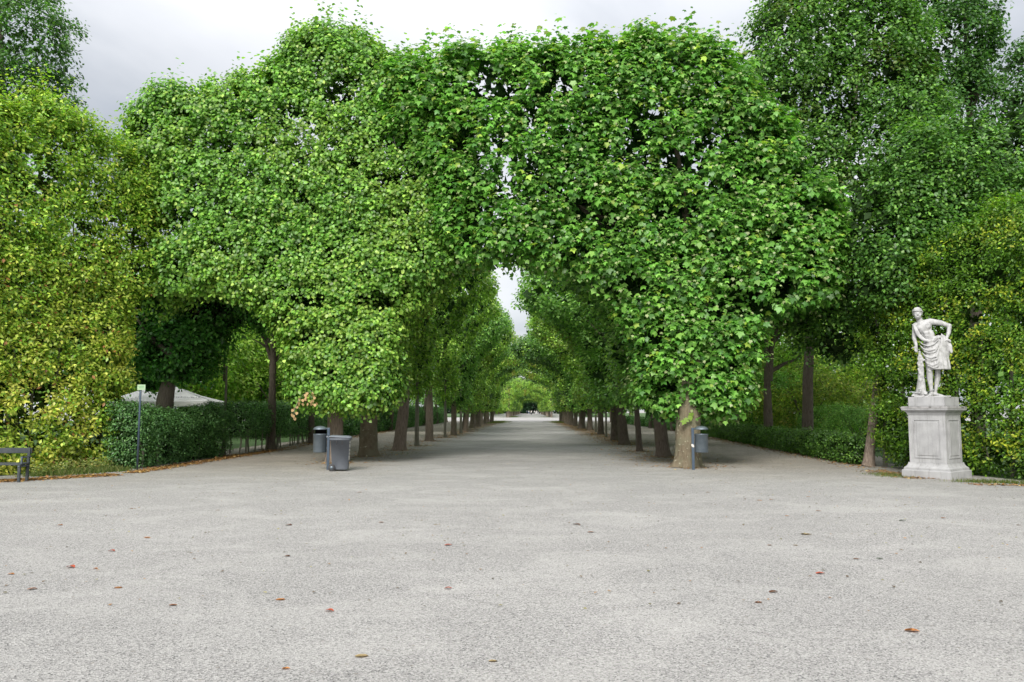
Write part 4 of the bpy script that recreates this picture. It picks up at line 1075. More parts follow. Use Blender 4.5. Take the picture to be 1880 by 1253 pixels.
# ================================================================== GARDEN BUILDINGS, PARASOLS
def parasol(x, y, rz, s, label, text=None):
    t = empty('parasol', (x, y, 0), rz); tag(t, label, 'parasol', 'white parasols of the garden cafe')
    h, ze, zt = 1.85 * s, 2.08, 2.78
    bm = bmesh.new(); top = bm.verts.new((0, 0, zt))
    n = 8; ring = []
    for i in range(4):
        c0 = Vector((h * (1 if i in (0, 3) else -1), h * (1 if i in (0, 1) else -1), ze))
        c1 = Vector((h * (1 if (i + 1) % 4 in (0, 3) else -1), h * (1 if (i + 1) % 4 in (0, 1) else -1), ze))
        for j in range(n):
            t_ = j / n; p = c0.lerp(c1, t_); p.z += -.05 * math.sin(math.pi * t_) + .03
            ring.append(bm.verts.new(p))
    mid = [bm.verts.new(Vector(v.co) * .5 + Vector((0, 0, zt * .5 - .06))) for v in ring]
    m = len(ring)
    for i in range(m):
        bm.faces.new((ring[i], ring[(i + 1) % m], mid[(i + 1) % m], mid[i])); bm.faces.new((mid[i], mid[(i + 1) % m], top))
    bmesh.ops.solidify(bm, geom=bm.faces[:], thickness=.012)
    link('canopy', from_bm('canopy', bm), CANVAS, t)
    bm = bmesh.new(); low = [bm.verts.new((v[0], v[1], v[2] - .22)) for v in [(h * a_, h * b_, ze + .02) for a_, b_ in ((1, 1), (-1, 1), (-1, -1), (1, -1))]]
    up = [bm.verts.new((v.co.x, v.co.y, v.co.z + .22)) for v in low]
    for i in range(4): bm.faces.new((low[i], low[(i + 1) % 4], up[(i + 1) % 4], up[i]))
    bmesh.ops.solidify(bm, geom=bm.faces[:], thickness=.01)
    link('valance', from_bm('valance', bm), CANVAS, t)
    link('pole', lathe_me('pole', [(.035, 0), (.035, 2.75), (.02, 2.85)], 12), METAL, t)
    link('base_plate', box_me('base_plate', 0, 0, .04, .8, .8, .08, .01), METAL, t)
    for i in range(8):
        an = i * math.pi / 4; rr_ = h * (1.38 if i % 2 else .97)
        V, F = tube([(0.04 * math.cos(an), .04 * math.sin(an), 2.68), (rr_ * math.cos(an), rr_ * math.sin(an), ze - .02)], [.012, .01], 5)
        link('rib', join_tubes('rib', [(V, F)]), METAL, t)
    if text:
        cu = bpy.data.curves.new('lettering', 'FONT'); cu.body = text; cu.size = .2; cu.align_x = 'CENTER'; cu.align_y = 'CENTER'; cu.extrude = .003; cu.space_character = 1.05
        cu.materials.append(PRINT)
        tmp = bpy.data.objects.new('lettering', cu); COL.objects.link(tmp)
        tme = bpy.data.meshes.new_from_object(tmp.evaluated_get(bpy.context.evaluated_depsgraph_get())); bpy.data.objects.remove(tmp)
        o = bpy.data.objects.new('lettering', tme); o.parent = t
        sl_ = math.atan2(zt - ze, h)
        o.location = (0.72, -h * .84, ze + (zt - ze) * .16 + .08); o.rotation_euler = (sl_, 0, 0); COL.objects.link(o)
p = atY(322, 740, 36.0); parasol(p.x, p.y, R(10), 1.0, 'white parasol lettered in grey behind the leaning maple trunk', 'RÖMERQUELLE')
p = atY(262, 740, 40.5); parasol(p.x, p.y, R(14), 1.0, 'plain white parasol half hidden behind the sign post', None)
# kiosk with a vaulted roof and a slatted white gable
kc = atY(496, 740, 58.0)
k_ = empty('kiosk', (kc.x, kc.y, 0), R(-38)); tag(k_, 'small kiosk with a brown vaulted roof and white striped gable behind the left low hedge', 'kiosk')
w2, zl, zt_ = .95, 1.9, 2.72
link('wall', box_me('wall', 1.4, 0, .95, 3.6, 1.84, 1.9, .01), WHITEP, k_)
bm = bmesh.new(); n = 16
A0 = [bm.verts.new((-.45, -w2 * math.cos(math.pi * i / n) * 1.05, 1.88 + (zt_ - 1.88) * math.sin(math.pi * i / n))) for i in range(n + 1)]
A1 = [bm.verts.new((3.3, v.co.y, v.co.z)) for v in A0]
for i in range(n): bm.faces.new((A0[i], A0[i + 1], A1[i + 1], A1[i]))
bmesh.ops.solidify(bm, geom=bm.faces[:], thickness=.04)
link('roof', from_bm('roof', bm), KROOF, k_, True)
for i in range(6):
    z = 1.95 + i * .125; hw = w2 * math.sqrt(max(0.02, 1 - ((z - 1.88) / (zt_ - 1.88)) ** 2)) - .03
    link('slat', box_me('slat', -.44, 0, z, .03, 2 * hw, .085, .006), WHITEP, k_)
link('gable_board', box_me('gable_board', -.40, 0, 2.2, .02, 1.3, .6), KROOF, k_)
# pink building behind the first trunks
pc = atY(625, 740, 66.0)
b_ = empty('garden_building', (pc.x, pc.y, 0), R(8)); tag(b_, 'low pink plastered building with tiled roof glimpsed between the first two left trunks', 'building')
link('wall', box_me('wall', 0, 2, 1.45, 6.4, 4, 2.9, .02), PINKW, b_)
bm = bmesh.new()
vs = [bm.verts.new(v) for v in [(-3.5, -.4, 2.85), (3.5, -.4, 2.85), (3.5, 2, 4.0), (-3.5, 2, 4.0), (-3.5, 4.4, 2.85), (3.5, 4.4, 2.85)]]
bm.faces.new((vs[0], vs[1], vs[2], vs[3])); bm.faces.new((vs[3], vs[2], vs[5], vs[4])); bmesh.ops.solidify(bm, geom=bm.faces[:], thickness=.1)
link('roof', from_bm('roof', bm), TILER, b_)
for xx in (-2.1, -.2, 1.8):
    wi = link('window', box_me('window', xx, -.02, 1.8, .9, .06, 1.1, .008), WHITEP, b_)
    for dx in (-.2, .2): link('pane', box_me('pane', xx + dx, -.055, 1.8, .34, .02, .96), GLASSD, wi)

# ================================================================== STATUE AND PEDESTAL
def square_prism(bm, prof):
    """prof: list of (half width, z) -> square moulded body"""
    rings = []
    for h, z in prof:
        rings.append([bm.verts.new((sx * h, sy * h, z)) for sx, sy in ((-1, -1), (1, -1), (1, 1), (-1, 1))])
    for a, b in zip(rings, rings[1:]):
        for i in range(4): bm.faces.new((a[i], a[(i + 1) % 4], b[(i + 1) % 4], b[i]))
    bm.faces.new(rings[0][::-1]); bm.faces.new(rings[-1])
gp = ground(1720, 876)
gp = Vector((gp.x, gp.y, 0))
SC = gp.y / FPX
ped = empty('pedestal', (gp.x, gp.y, 0), R(-49.5)); ped.scale = (.91, .91, 1); tag(ped, 'pale moulded stone pedestal with recessed panels, carrying the statue', 'pedestal')
bm = bmesh.new(); square_prism(bm, [(.665, -.05), (.665, .17), (.655, .185), (.625, .19), (.625, .225)]); link('base', from_bm('base', bm), STONE, ped)
bm = bmesh.new(); square_prism(bm, [(.622, .227), (.615, .25), (.575, .275), (.55, .31), (.535, .345), (.53, .375)]); link('base_moulding', from_bm('base_moulding', bm), STONE, ped)
bm = bmesh.new(); square_prism(bm, [(.50, .377), (.50, 1.58)]); link('die', from_bm('die', bm), STONE, ped)
for i in range(4):
    rot = Matrix.Rotation(i * math.pi / 2, 3, 'Z')
    # raised frame of four strips and an inner slab: the recess between reads as the carved panel
    bm = bmesh.new()
    for (cx, cz, sx, sz) in ((-.345, .98, .018, .98), (.345, .98, .018, .98), (0, .50, .672, .018), (0, 1.46, .672, .018)):
        r = bmesh.ops.create_cube(bm, size=1); bmesh.ops.transform(bm, matrix=Matrix.Translation((cx, -.506, cz)) @ Matrix.Diagonal((sx, .022, sz, 1)), verts=r['verts'])
    bmesh.ops.rotate(bm, verts=bm.verts, cent=(0, 0, 0), matrix=rot); link('panel_frame', from_bm('panel_frame', bm), STONE, ped)
    bm = bmesh.new(); bm_box(bm, 0, -.5035, .98, .55, .02, .84, .008); bmesh.ops.rotate(bm, verts=bm.verts, cent=(0, 0, 0), matrix=rot)
    link('panel', from_bm('panel', bm), STONE, ped)
bm = bmesh.new(); square_prism(bm, [(.505, 1.582), (.515, 1.60), (.525, 1.63), (.555, 1.67), (.60, 1.70), (.625, 1.705), (.635, 1.75)]); link('cornice', from_bm('cornice', bm), STONE, ped)
bm = bmesh.new(); square_prism(bm, [(.638, 1.752), (.640, 1.785), (.60, 1.80)]); link('cap', from_bm('cap', bm), STONE_CAP, ped)
bm = bmesh.new(); square_prism(bm, [(.49, 1.801), (.49, 2.045)]); bmesh.ops.bevel(bm, geom=bm.edges[:], offset=.012, segments=2, affect='EDGES'); link('top_block', from_bm('top_block', bm), STONE, ped)

SU = .00216
def S3(x, y, dz=0.0):            # crop units -> local statue coords (x right, z up), dz depth (negative toward viewer)
    return Vector(((x - 390) * SU, dz, (1182 - y) * SU))
def _ico(sub):
    b = bmesh.new(); bmesh.ops.create_icosphere(b, subdivisions=sub, radius=1.0)
    b.verts.index_update()
    r = (np.array([v.co[:] for v in b.verts]), np.array([[v.index for v in f.verts] for f in b.faces])); b.free(); return r
ICO = {k: _ico(k) for k in (1, 2, 3)}
class Blobs:
    def __init__(s): s.V, s.F, s.n = [], [], 0
    def add(s, M, sub):
        v, f = ICO[sub]; M = np.array(M)
        s.V.append(v @ M[:3, :3].T + M[:3, 3]); s.F.append(f + s.n); s.n += len(v)
    def mesh(s, name): return mesh_np(name, np.vstack(s.V), np.vstack(s.F))
def capsule(bm, a, b, ra, rb, squash=1.0):
    d = (b - a); L_ = d.length; k = max(2, int(L_ / (min(ra, rb) * .45)) + 1)
    for i in range(k + 1):
        t = i / k; r = ra + (rb - ra) * t
        bm.add(Matrix.Translation(a.lerp(b, t)) @ Matrix.Diagonal((r, r * squash, r, 1)), 2)
def ell(bm, c, rx, ry, rz, rot=None):
    bm.add(Matrix.Translation(c) @ (rot.to_4x4() if rot else Matrix.Identity(4)) @ Matrix.Diagonal((rx, ry, rz, 1)), 3)
def remesh_obj(name, bm, mat, parent, voxel, smooth=4, extra=None):
    if extra is not None:
        extra.verts.index_update(); nv = bm.n
        for f in extra.faces: bm.F += [np.array([[f.verts[0].index + nv, f.verts[q].index + nv, f.verts[q + 1].index + nv]]) for q in range(1, len(f.verts) - 1)]
        bm.V.append(np.array([v.co[:] for v in extra.verts])); extra.free()
    me = bm.mesh(name); o = link(name, me, None, None)
    md = o.modifiers.new('r', 'REMESH'); md.mode = 'VOXEL'; md.voxel_size = voxel; md.use_smooth_shade = True
    sm = o.modifiers.new('s', 'SMOOTH'); sm.iterations = smooth; sm.factor = .5
    dg = bpy.context.evaluated_depsgraph_get(); ev = o.evaluated_get(dg)
    me2 = bpy.data.meshes.new_from_object(ev); bpy.data.objects.remove(o); bpy.data.meshes.remove(me)
    me2.name = name; me2.materials.clear(); me2.materials.append(mat)
    me2.polygons.foreach_set('use_smooth', np.ones(len(me2.polygons), bool))
    o = bpy.data.objects.new(name, me2); o.parent = parent; COL.objects.link(o); return o
vdir = math.atan2(gp.x, gp.y)
stt = empty('statue', (gp.x, gp.y, 2.046), -vdir); tag(stt, 'white stone statue of a draped man, hand on hip, leaning on a tree stump', 'statue')
u = 1 / SU
# body
bm = Blobs()
hd = S3(262, 168, -.06)
ell(bm, hd + Vector((.0, .01, .012)), .108, .125, .128)                       # skull
ell(bm, S3(264, 205, -.095), .078, .085, .095)                       # face and jaw
ell(bm, S3(266, 232, -.13), .036, .034, .028)                       # chin
capsule(bm, S3(266, 168, -.168), S3(268, 192, -.205), .012, .021)     # nose
for sx in (-1, 1):
    ell(bm, S3(266 + sx * 21, 160, -.158), .03, .02, .010)              # brow
    ell(bm, S3(267 + sx * 25, 196, -.135), .03, .03, .03)              # cheek
    ell(bm, hd + Vector((sx * .108, .02, -.02)), .014, .026, .034)      # ear
ell(bm, S3(267, 216, -.176), .026, .016, .008); ell(bm, S3(267, 223, -.172), .022, .016, .008)   # lips
capsule(bm, S3(272, 225, -.03), S3(292, 285, .0), .068, .085)         # neck
capsule(bm, S3(250, 308, .02), S3(392, 278, .03), .085, .10)          # shoulders
ell(bm, S3(318, 345, .0), .20, .135, .19, Matrix.Rotation(R(14), 3, 'Y'))
ell(bm, S3(280, 345, -.09), .088, .05, .07); ell(bm, S3(358, 335, -.09), .095, .055, .075)           # chest
ell(bm, S3(362, 440, .0), .165, .12, .19, Matrix.Rotation(R(-18), 3, 'Y'))   # belly
ell(bm, S3(410, 545, .01), .19, .14, .17)
for i_, (cx, cy) in enumerate([(325, 410), (348, 412), (340, 445), (364, 447)]): ell(bm, S3(cx, cy, -.105), .03, .025, .04)
# right arm (viewer's left)
capsule(bm, S3(232, 315, .0), S3(214, 465, -.02), .075, .058); capsule(bm, S3(214, 465, -.02), S3(234, 560, -.12), .058, .038)
ell(bm, S3(232, 585, -.14), .042, .028, .055)
for j, (fx, fy, L2) in enumerate([(214, 622, 20), (226, 634, 22), (238, 638, 22), (248, 630, 18)]):
    capsule(bm, S3(218 + j * 9, 600, -.15), S3(fx, fy, -.165), .013, .011); capsule(bm, S3(fx, fy, -.165), S3(fx - 2, fy + 14, -.145), .011, .009)
capsule(bm, S3(214, 580, -.15), S3(192, 588, -.16), .017, .014); capsule(bm, S3(192, 588, -.16), S3(178, 600, -.165), .014, .010)
# left arm (viewer's right), hand on the hip
capsule(bm, S3(405, 275, .03), S3(500, 292, .06), .088, .075); capsule(bm, S3(500, 292, .06), S3(596, 332, .08), .074, .058)
capsule(bm, S3(596, 332, .08), S3(586, 415, .03), .062, .055); capsule(bm, S3(586, 415, .03), S3(560, 485, -.03), .055, .036)
ell(bm, S3(566, 506, -.04), .045, .028, .04)
for j in range(4):
    capsule(bm, S3(572 + j * 4, 505 + j * 7, -.05), S3(590 + j * 4, 500 + j * 9, -.07), .013, .011); capsule(bm, S3(590 + j * 4, 500 + j * 9, -.07), S3(602 + j * 2, 512 + j * 9, -.06), .011, .009)
capsule(bm, S3(558, 500, -.06), S3(548, 520, -.085), .015, .011)
# legs
capsule(bm, S3(385, 600, .0), S3(366, 850, -.05), .125, .082); ell(bm, S3(365, 868, -.085), .055, .05, .06)
capsule(bm, S3(365, 880, -.04), S3(362, 950, -.0), .078, .080); capsule(bm, S3(362, 950, -.0), S3(374, 1105, .0), .078, .045)
capsule(bm, S3(374, 1125, .02), S3(372, 1160, .02), .047, .045); capsule(bm, S3(373, 1150, .0), S3(344, 1168, -.17), .05, .032)
capsule(bm, S3(460, 600, .05), S3(452, 850, .06), .12, .078); capsule(bm, S3(452, 870, .06), S3(446, 950, .09), .074, .076)
capsule(bm, S3(446, 950, .09), S3(418, 1105, .08), .074, .042); capsule(bm, S3(416, 1120, .08), S3(418, 1160, .08), .045, .045)
capsule(bm, S3(420, 1152, .06), S3(486, 1168, -.05), .048, .03)
for j in range(5):
    capsule(bm, S3(330 + j * 7, 1168, -.17 - .01 * j), S3(326 + j * 7, 1174, -.225 + .008 * abs(j - 3)), .016, .012)
    capsule(bm, S3(482 + j * 5, 1168, -.07 + j * .012), S3(500 + j * 4, 1174, -.11 + j * .014), .015, .012)
remesh_obj('body', bm, MARBLE, stt, .014, 3)
# hair: rows of curls
bm = Blobs(); rd = random.Random(3)
ell(bm, hd + Vector((0, .03, .03)), .112, .122, .12)
for i in range(90):
    th = rd.uniform(0, 6.28); ph = rd.uniform(.0, 1.5)
    v = Vector((math.cos(th) * math.cos(ph), math.sin(th) * math.cos(ph), math.sin(ph)))
    if v.y < -.5 and v.z < .5: continue
    p = hd + Vector((v.x * .115, .022 + v.y * .125, .022 + v.z * .122)); r_ = rd.uniform(.016, .026)
    bm.add(Matrix.Translation(p) @ Matrix.Diagonal((r_, r_, r_, 1)), 2)
for i in range(12):
    a_ = -2.7 + i * .2; bm.add(Matrix.Translation(hd + Vector((math.cos(a_) * .11, .0 + math.sin(a_) * .12, .055))) @ Matrix.Diagonal((.024, .024, .024, 1)), 2)
remesh_obj('hair', bm, MARBLE, stt, .012, 1)
# drapery: skirt, lofted with hanging folds
bm = bmesh.new()
def cloth_ring(cx, cz, rx, ry, tilt, depth, folds, ph, amp, n=72, yoff=.0):
    r = []
    for i in range(n):
        th = 2 * math.pi * i / n
        k = 1 + amp * (math.sin(folds * th + ph) + .5 * math.sin(folds * 1.7 * th + ph * 2.1))
        x = cx + rx * math.cos(th) * k; y = yoff + depth + ry * math.sin(th) * k
        z = cz + tilt * math.cos(th)
        r.append(bm.verts.new((x, y, z)))
    return r
rings = []
spec = [((400, 470), .185, .15, .07, .0), ((408, 520), .215, .17, .05, .01), ((425, 600), .245, .19, .03, .02), ((440, 690), .265, .205, .02, .04),
        ((450, 780), .275, .21, .01, .06), ((456, 840), .275, .215, .0, .048), ((458, 862), .275, .215, .0, .05)]
for (c, rx, ry, tl, am) in spec:
    p = S3(*c); rings.append(cloth_ring(p.x, p.z, rx, ry, tl, .02, 11, 1.0 + c[1] * .002, am))
n = 72
for a_, b2 in zip(rings, rings[1:]):
    for i in range(n): bm.faces.new((a_[i], a_[(i + 1) % n], b2[(i + 1) % n], b2[i]))
bm.faces.new(rings[0]); 
# closed underside a little up inside the hem
inner = [bm.verts.new((v.co.x * .93 + .01, v.co.y * .93, v.co.z + .02)) for v in rings[-1]]
for i in range(n): bm.faces.new((rings[-1][i], rings[-1][(i + 1) % n], inner[(i + 1) % n], inner[i]))
bm.faces.new(inner)
bmesh.ops.recalc_face_normals(bm, faces=bm.faces); skirt = bm; bm = Blobs()
# front apron of cloth with sagging folds
ell(bm, S3(395, 640, -.11), .15, .10, .32, Matrix.Rotation(R(-6), 3, 'Y'))
ell(bm, S3(378, 760, -.13), .10, .07, .16, Matrix.Rotation(R(-10), 3, 'Y'))
def fold(pts, r, mid=1.25):
    P_ = [S3(*p) for p in pts]
    # quadratic smooth
    out = []
    for i in range(len(P_) - 1):
        for t in (0, .34, .67): out.append(P_[i].lerp(P_[i + 1], t))
    out.append(P_[-1])
    for i in range(len(out) - 1):
        t = i / (len(out) - 1); rr_ = r * (.7 + .6 * math.sin(math.pi * t))
        capsule(bm, out[i], out[i + 1], rr_, rr_)
for k_i in range(7):
    y0 = 500 + k_i * 44 + (7 if k_i % 2 else -6)
    fold([(268 + k_i * 9, y0 + 10, -.10), (300 + k_i * 9, y0 + 55, -.17), (360 + k_i * 8, y0 + 82, -.225 + .006 * k_i), (425 + k_i * 5, y0 + 62, -.215), (482 - k_i * 2, y0 - 8 - k_i * 4, -.17)], .016 + .004 * (k_i % 2))
# band running from the shoulder across the chest
for q_ in range(4):
    fold([(216 + q_ * 8, 300 + q_ * 4, -.03), (222 + q_ * 9, 360, -.13), (248 + q_ * 9, 430, -.155), (300 + q_ * 9, 495, -.165), (370 + q_ * 6, 522 - q_ * 4, -.17), (440, 510 - q_ * 8, -.15), (492, 455 + q_ * 6, -.10)], .021)
# cloth bunched at the hip and falling beside the thigh
for q_ in range(6):
    fold([(508 + q_ * 12, 428 + q_ * 10, -.06 + q_ * .015), (505 + q_ * 16, 520, -.10 + .02 * q_), (500 + q_ * 18, 600, -.10 + .025 * q_), (488 + q_ * 16, 700, -.12 + .03 * q_), (490 + q_ * 15, 840, -.10 + .035 * q_)], .022)
for q_ in range(3):
    fold([(572 + q_ * 8, 520, .0), (590 + q_ * 8, 580, -.02), (588 + q_ * 9, 620, -.02), (602 + q_ * 6, 662 - q_ * 8, -.02)], .02)
remesh_obj('drapery', bm, MARBLE, stt, .012, 5, skirt)
# tree stump with a rocky foot
bm = Blobs()
capsule(bm, S3(266, 640, -.12), S3(268, 720, -.1), .034, .038)
capsule(bm, S3(270, 700, -.1), S3(274, 830, -.08), .062, .07); capsule(bm, S3(274, 830, -.08), S3(268, 980, -.06), .07, .085); capsule(bm, S3(270, 980, -.06), S3(262, 1120, -.04), .09, .13)
rd = random.Random(9)
capsule(bm, S3(262, 1100, -.04), S3(232, 1165, -.05), .12, .10)
for i in range(70):
    x_ = rd.uniform(170, 330); h_ = max(0, 1 - abs(x_ - 262) / 100)
    ell(bm, S3(x_, rd.uniform(1168 - 90 * h_, 1172), rd.uniform(-.18, .12)), rd.uniform(.02, .045), rd.uniform(.02, .04), rd.uniform(.015, .03))
for i in range(14):
    y_ = rd.uniform(720, 1000); a_ = rd.uniform(3.4, 6.0)
    ell(bm, S3(272, y_, -.08) + Vector((math.cos(a_) * .075, math.sin(a_) * .075, 0)), .018, .018, .04)
capsule(bm, S3(300, 745, -.12), S3(322, 735, -.13), .025, .02)
remesh_obj('tree_stump', bm, MARBLE, stt, .014, 1)
bm = bmesh.new(); bm_box(bm, -.02, .02, .012, .84, .62, .03, .01); link('foot_slab', from_bm('foot_slab', bm), MARBLE, stt)

# ================================================================== BINS, SIGN, BENCH
def wheelie():
    g = ground(619, 866)
    t = empty('wheelie_bin', (g.x, g.y + .28, 0), R(6)); tag(t, 'grey plastic wheelie bin with closed lid beside the left post bin', 'bin')
    # wide side faces the camera; handle side to the left (-x), front to the right (+x)
    bm = bmesh.new()
    rings = []
    for z, x0, x1, hy in ((.035, -.17, .225, .19), (.06, -.185, .235, .205), (.86, -.235, .275, .255), (.868, -.26, .30, .28), (.925, -.26, .30, .28)):
        rings.append([bm.verts.new(p) for p in ((x0, -hy, z), (x1, -hy, z), (x1, hy, z), (x0, hy, z))])
    for a_, b2 in zip(rings, rings[1:]):
        for i in range(4): bm.faces.new((a_[i], a_[(i + 1) % 4], b2[(i + 1) % 4], b2[i]))
    bm.faces.new(rings[0][::-1]); bm.faces.new(rings[-1])
    bmesh.ops.bevel(bm, geom=bm.edges[:], offset=.012, segments=2, affect='EDGES')
    link('body', from_bm('body', bm), PLASTIC, t, True)
    bm = bmesh.new()
    rings = []
    for z, x0, x1, hy in ((.93, -.285, .325, .295), (.955, -.285, .33, .30), (.985, -.25, .26, .25), (.995, -.2, .2, .2)):
        rings.append([bm.verts.new(p) for p in ((x0, -hy, z + .015 * (x0 < -.2)), (x1, -hy, z - .012), (x1, hy, z - .012), (x0, hy, z + .015 * (x0 < -.2)))])
    for a_, b2 in zip(rings, rings[1:]):
        for i in range(4): bm.faces.new((a_[i], a_[(i + 1) % 4], b2[(i + 1) % 4], b2[i]))
    bm.faces.new(rings[0][::-1]); bm.faces.new(rings[-1]); bmesh.ops.bevel(bm, geom=bm.edges[:], offset=.01, segments=2, affect='EDGES')
    link('lid', from_bm('lid', bm), PLASTIC, t, True)
    for xx in (-.06, .09):
        link('rib', box_me('rib', xx, -.256, .80, .018, .016, .12, .003), RUBBER, t)  # dark strips painting the shade of grooves pressed into the side
    V, F = tube([(-.30, -.2, .95), (-.35, -.2, .97), (-.35, .2, .97), (-.30, .2, .95)], [.015, .015, .015, .015], 8); link('handle', join_tubes('handle', [(V, F)]), PLASTIC, t, True)
    for sy in (-1, 1):
        me = lathe_me('wheel', [(.03, -.025), (.085, -.025), (.10, -.018), (.10, .018), (.085, .025), (.03, .025)], 28)
        me.transform(Matrix.Translation((-.19, sy * .235, .10)) @ Matrix.Rotation(R(90), 4, 'X')); w = link('wheel', me, RUBBER, t, True)
        me = lathe_me('hub', [(.0, -.03), (.048, -.03), (.05, -.022), (.05, .022), (.048, .03), (.0, .03)], 20, closed_ends=False)
        me.transform(Matrix.Translation((-.19, sy * .235, .10)) @ Matrix.Rotation(R(90), 4, 'X')); link('hub', me, BRUSHED, w, True)
    V, F = tube([(-.19, -.23, .10), (-.19, .23, .10)], [.012, .012], 8); link('axle', join_tubes('axle', [(V, F)]), METAL, t)
    for i, (z, h) in enumerate([(.80, .06), (.70, .09), (.58, .07), (.36, .12), (.48, .06)]):
        x_ = .225 + .05 * (z / .86) + .008
        link('sticker', box_me('sticker', x_ + .003, -.04 + .02 * i, z, .006, .22, h), STICK, t)
wheelie()
def post_bin(px, py, side, label, sticker):
    g = ground(px, py)
    t = empty('litter_bin', (g.x, g.y, 0)); tag(t, label, 'litter bin', 'round litter bins on posts')
    m_ = side
    link('post', box_me('post', 0, 0, .60, .075, .05, 1.2, .008), POSTM, t)
    cx = m_ * .245
    V = lathe_me('barrel', [(.0, .50), (.185, .50), (.19, .515), (.19, 1.005), (.197, 1.01), (.197, 1.03), (.18, 1.03), (.178, .55), (.0, .55)], 40, cx, 0, False)
    link('barrel', V, BRUSHED, t, True)
    link('liner', lathe_me('liner', [(.0, .56), (.17, .56), (.172, 1.0), (.165, 1.0), (.16, .6), (.0, .6)], 28, cx, 0, False), BLACK, t, True)
    V = lathe_me('lid', [(.0, 1.255), (.07, 1.25), (.13, 1.232), (.175, 1.205), (.20, 1.168), (.205, 1.15), (.195, 1.15), (.16, 1.185), (.0, 1.225)], 36, cx, 0, False)
    link('lid', V, BRUSHED, t, True)
    for a_ in (1.2, 2.6, 3.9, 5.3) if side < 0 else ():
        pass
    # bowed sheet behind the throw-in opening
    bm = bmesh.new(); n = 14
    lo = [bm.verts.new((cx + .182 * math.cos(R(25 + 130 * i / n)), .182 * math.sin(R(25 + 130 * i / n)), 1.0)) for i in range(n + 1)]
    up = [bm.verts.new((v.co.x, v.co.y, 1.17)) for v in lo]
    for i in range(n): bm.faces.new((lo[i], lo[i + 1], up[i + 1], up[i]))
    bmesh.ops.solidify(bm, geom=bm.faces[:], thickness=.006)
    if side < 0: link('back_sheet', from_bm('back_sheet', bm), BLACK, t, True)
    else: bm.free()
    for z in (.62, .92): link('bracket', box_me('bracket', m_ * .05, 0, z, .06, .04, .03, .003), METAL, t)
    link('lid_arm', box_me('lid_arm', m_ * .06, 0, 1.185, .13, .03, .025, .004), METAL, t)
    if sticker:
        me = lathe_me('tag_plate', [(.0, -.006), (.035, -.006), (.035, .006), (.0, .006)], 16, closed_ends=False)
        me.transform(Matrix.Translation((-.012, -.034, .69)) @ Matrix.Rotation(R(-35), 4, 'Y') @ Matrix.Diagonal((1, 1, 1.6, 1)) @ Matrix.Rotation(R(90), 4, 'X')); link('tag_plate', me, STICK, t)
post_bin(602, 863, -1, 'round grey litter bin hung on a post left of the wheelie bin', False)
post_bin(1273, 863, 1, 'round grey litter bin hung on a post before the mottled plane trunk', True)
g = ground(252, 864)
t = empty('sign_post', (g.x, g.y, 0), R(-14)); tag(t, 'small pale green sign on a thin blue grey post before the left low hedge', 'sign')
link('post', lathe_me('post', [(.03, 0), (.03, 2.28), (.02, 2.30)], 14), POSTM, t, True)
link('plate', box_me('plate', .06, -.038, 2.36, .27, .012, .155, .003), SIGNG, t)
for z, w in ((2.385, .19), (2.345, .15)):
    x0 = .06 - w / 2; i = 0
    while x0 < .06 + w / 2:
        L_ = random.uniform(.012, .03); link('print', box_me('print', x0 + L_ / 2, -.0455, z, L_, .002, .016), SIGNT, t); x0 += L_ + .008
# bench
g = ground(38, 886)
ang = math.atan2(uA[1], uA[0]) - R(28)
t = empty('bench', (g.x, g.y, 0), R(4)); tag(t, 'weathered dark grey slatted bench cut by the left edge, before the yellow hornbeam wall', 'bench')
for zc, h, y_ in ((.73, .13, .42), (.56, .07, .40)):
    link('backrest_slat', box_me('backrest_slat', -.93, y_, zc, 1.86, .03, h if zc > .6 else .0001 + h, .006), BENCHP, t) if zc > .6 else None
for i in range(4):
    link('seat_slat', box_me('seat_slat', -.93, .0 + i * .105, .42 + .004 * i, 1.86, .09, .035, .006), BENCHP, t)
for xx in (-.05, -1.80):
    fr = link('frame', box_me('frame', xx, .17, .375, .05, .42, .04, .006), METAL, t)
    link('leg', box_me('leg', xx, .0, .185, .06, .05, .37, .006), BENCHP, t)
    link('leg', box_me('leg', xx, .37, .40, .06, .05, .80, .006, Matrix.Rotation(R(-4), 3, 'X')), BENCHP, t)
    link('armrest', box_me('armrest', xx + .035, .2, .585, .05, .4, .03, .006), METAL, t)
    link('armrest_support', box_me('armrest_support', xx + .035, .02, .49, .035, .035, .16, .004), METAL, t)

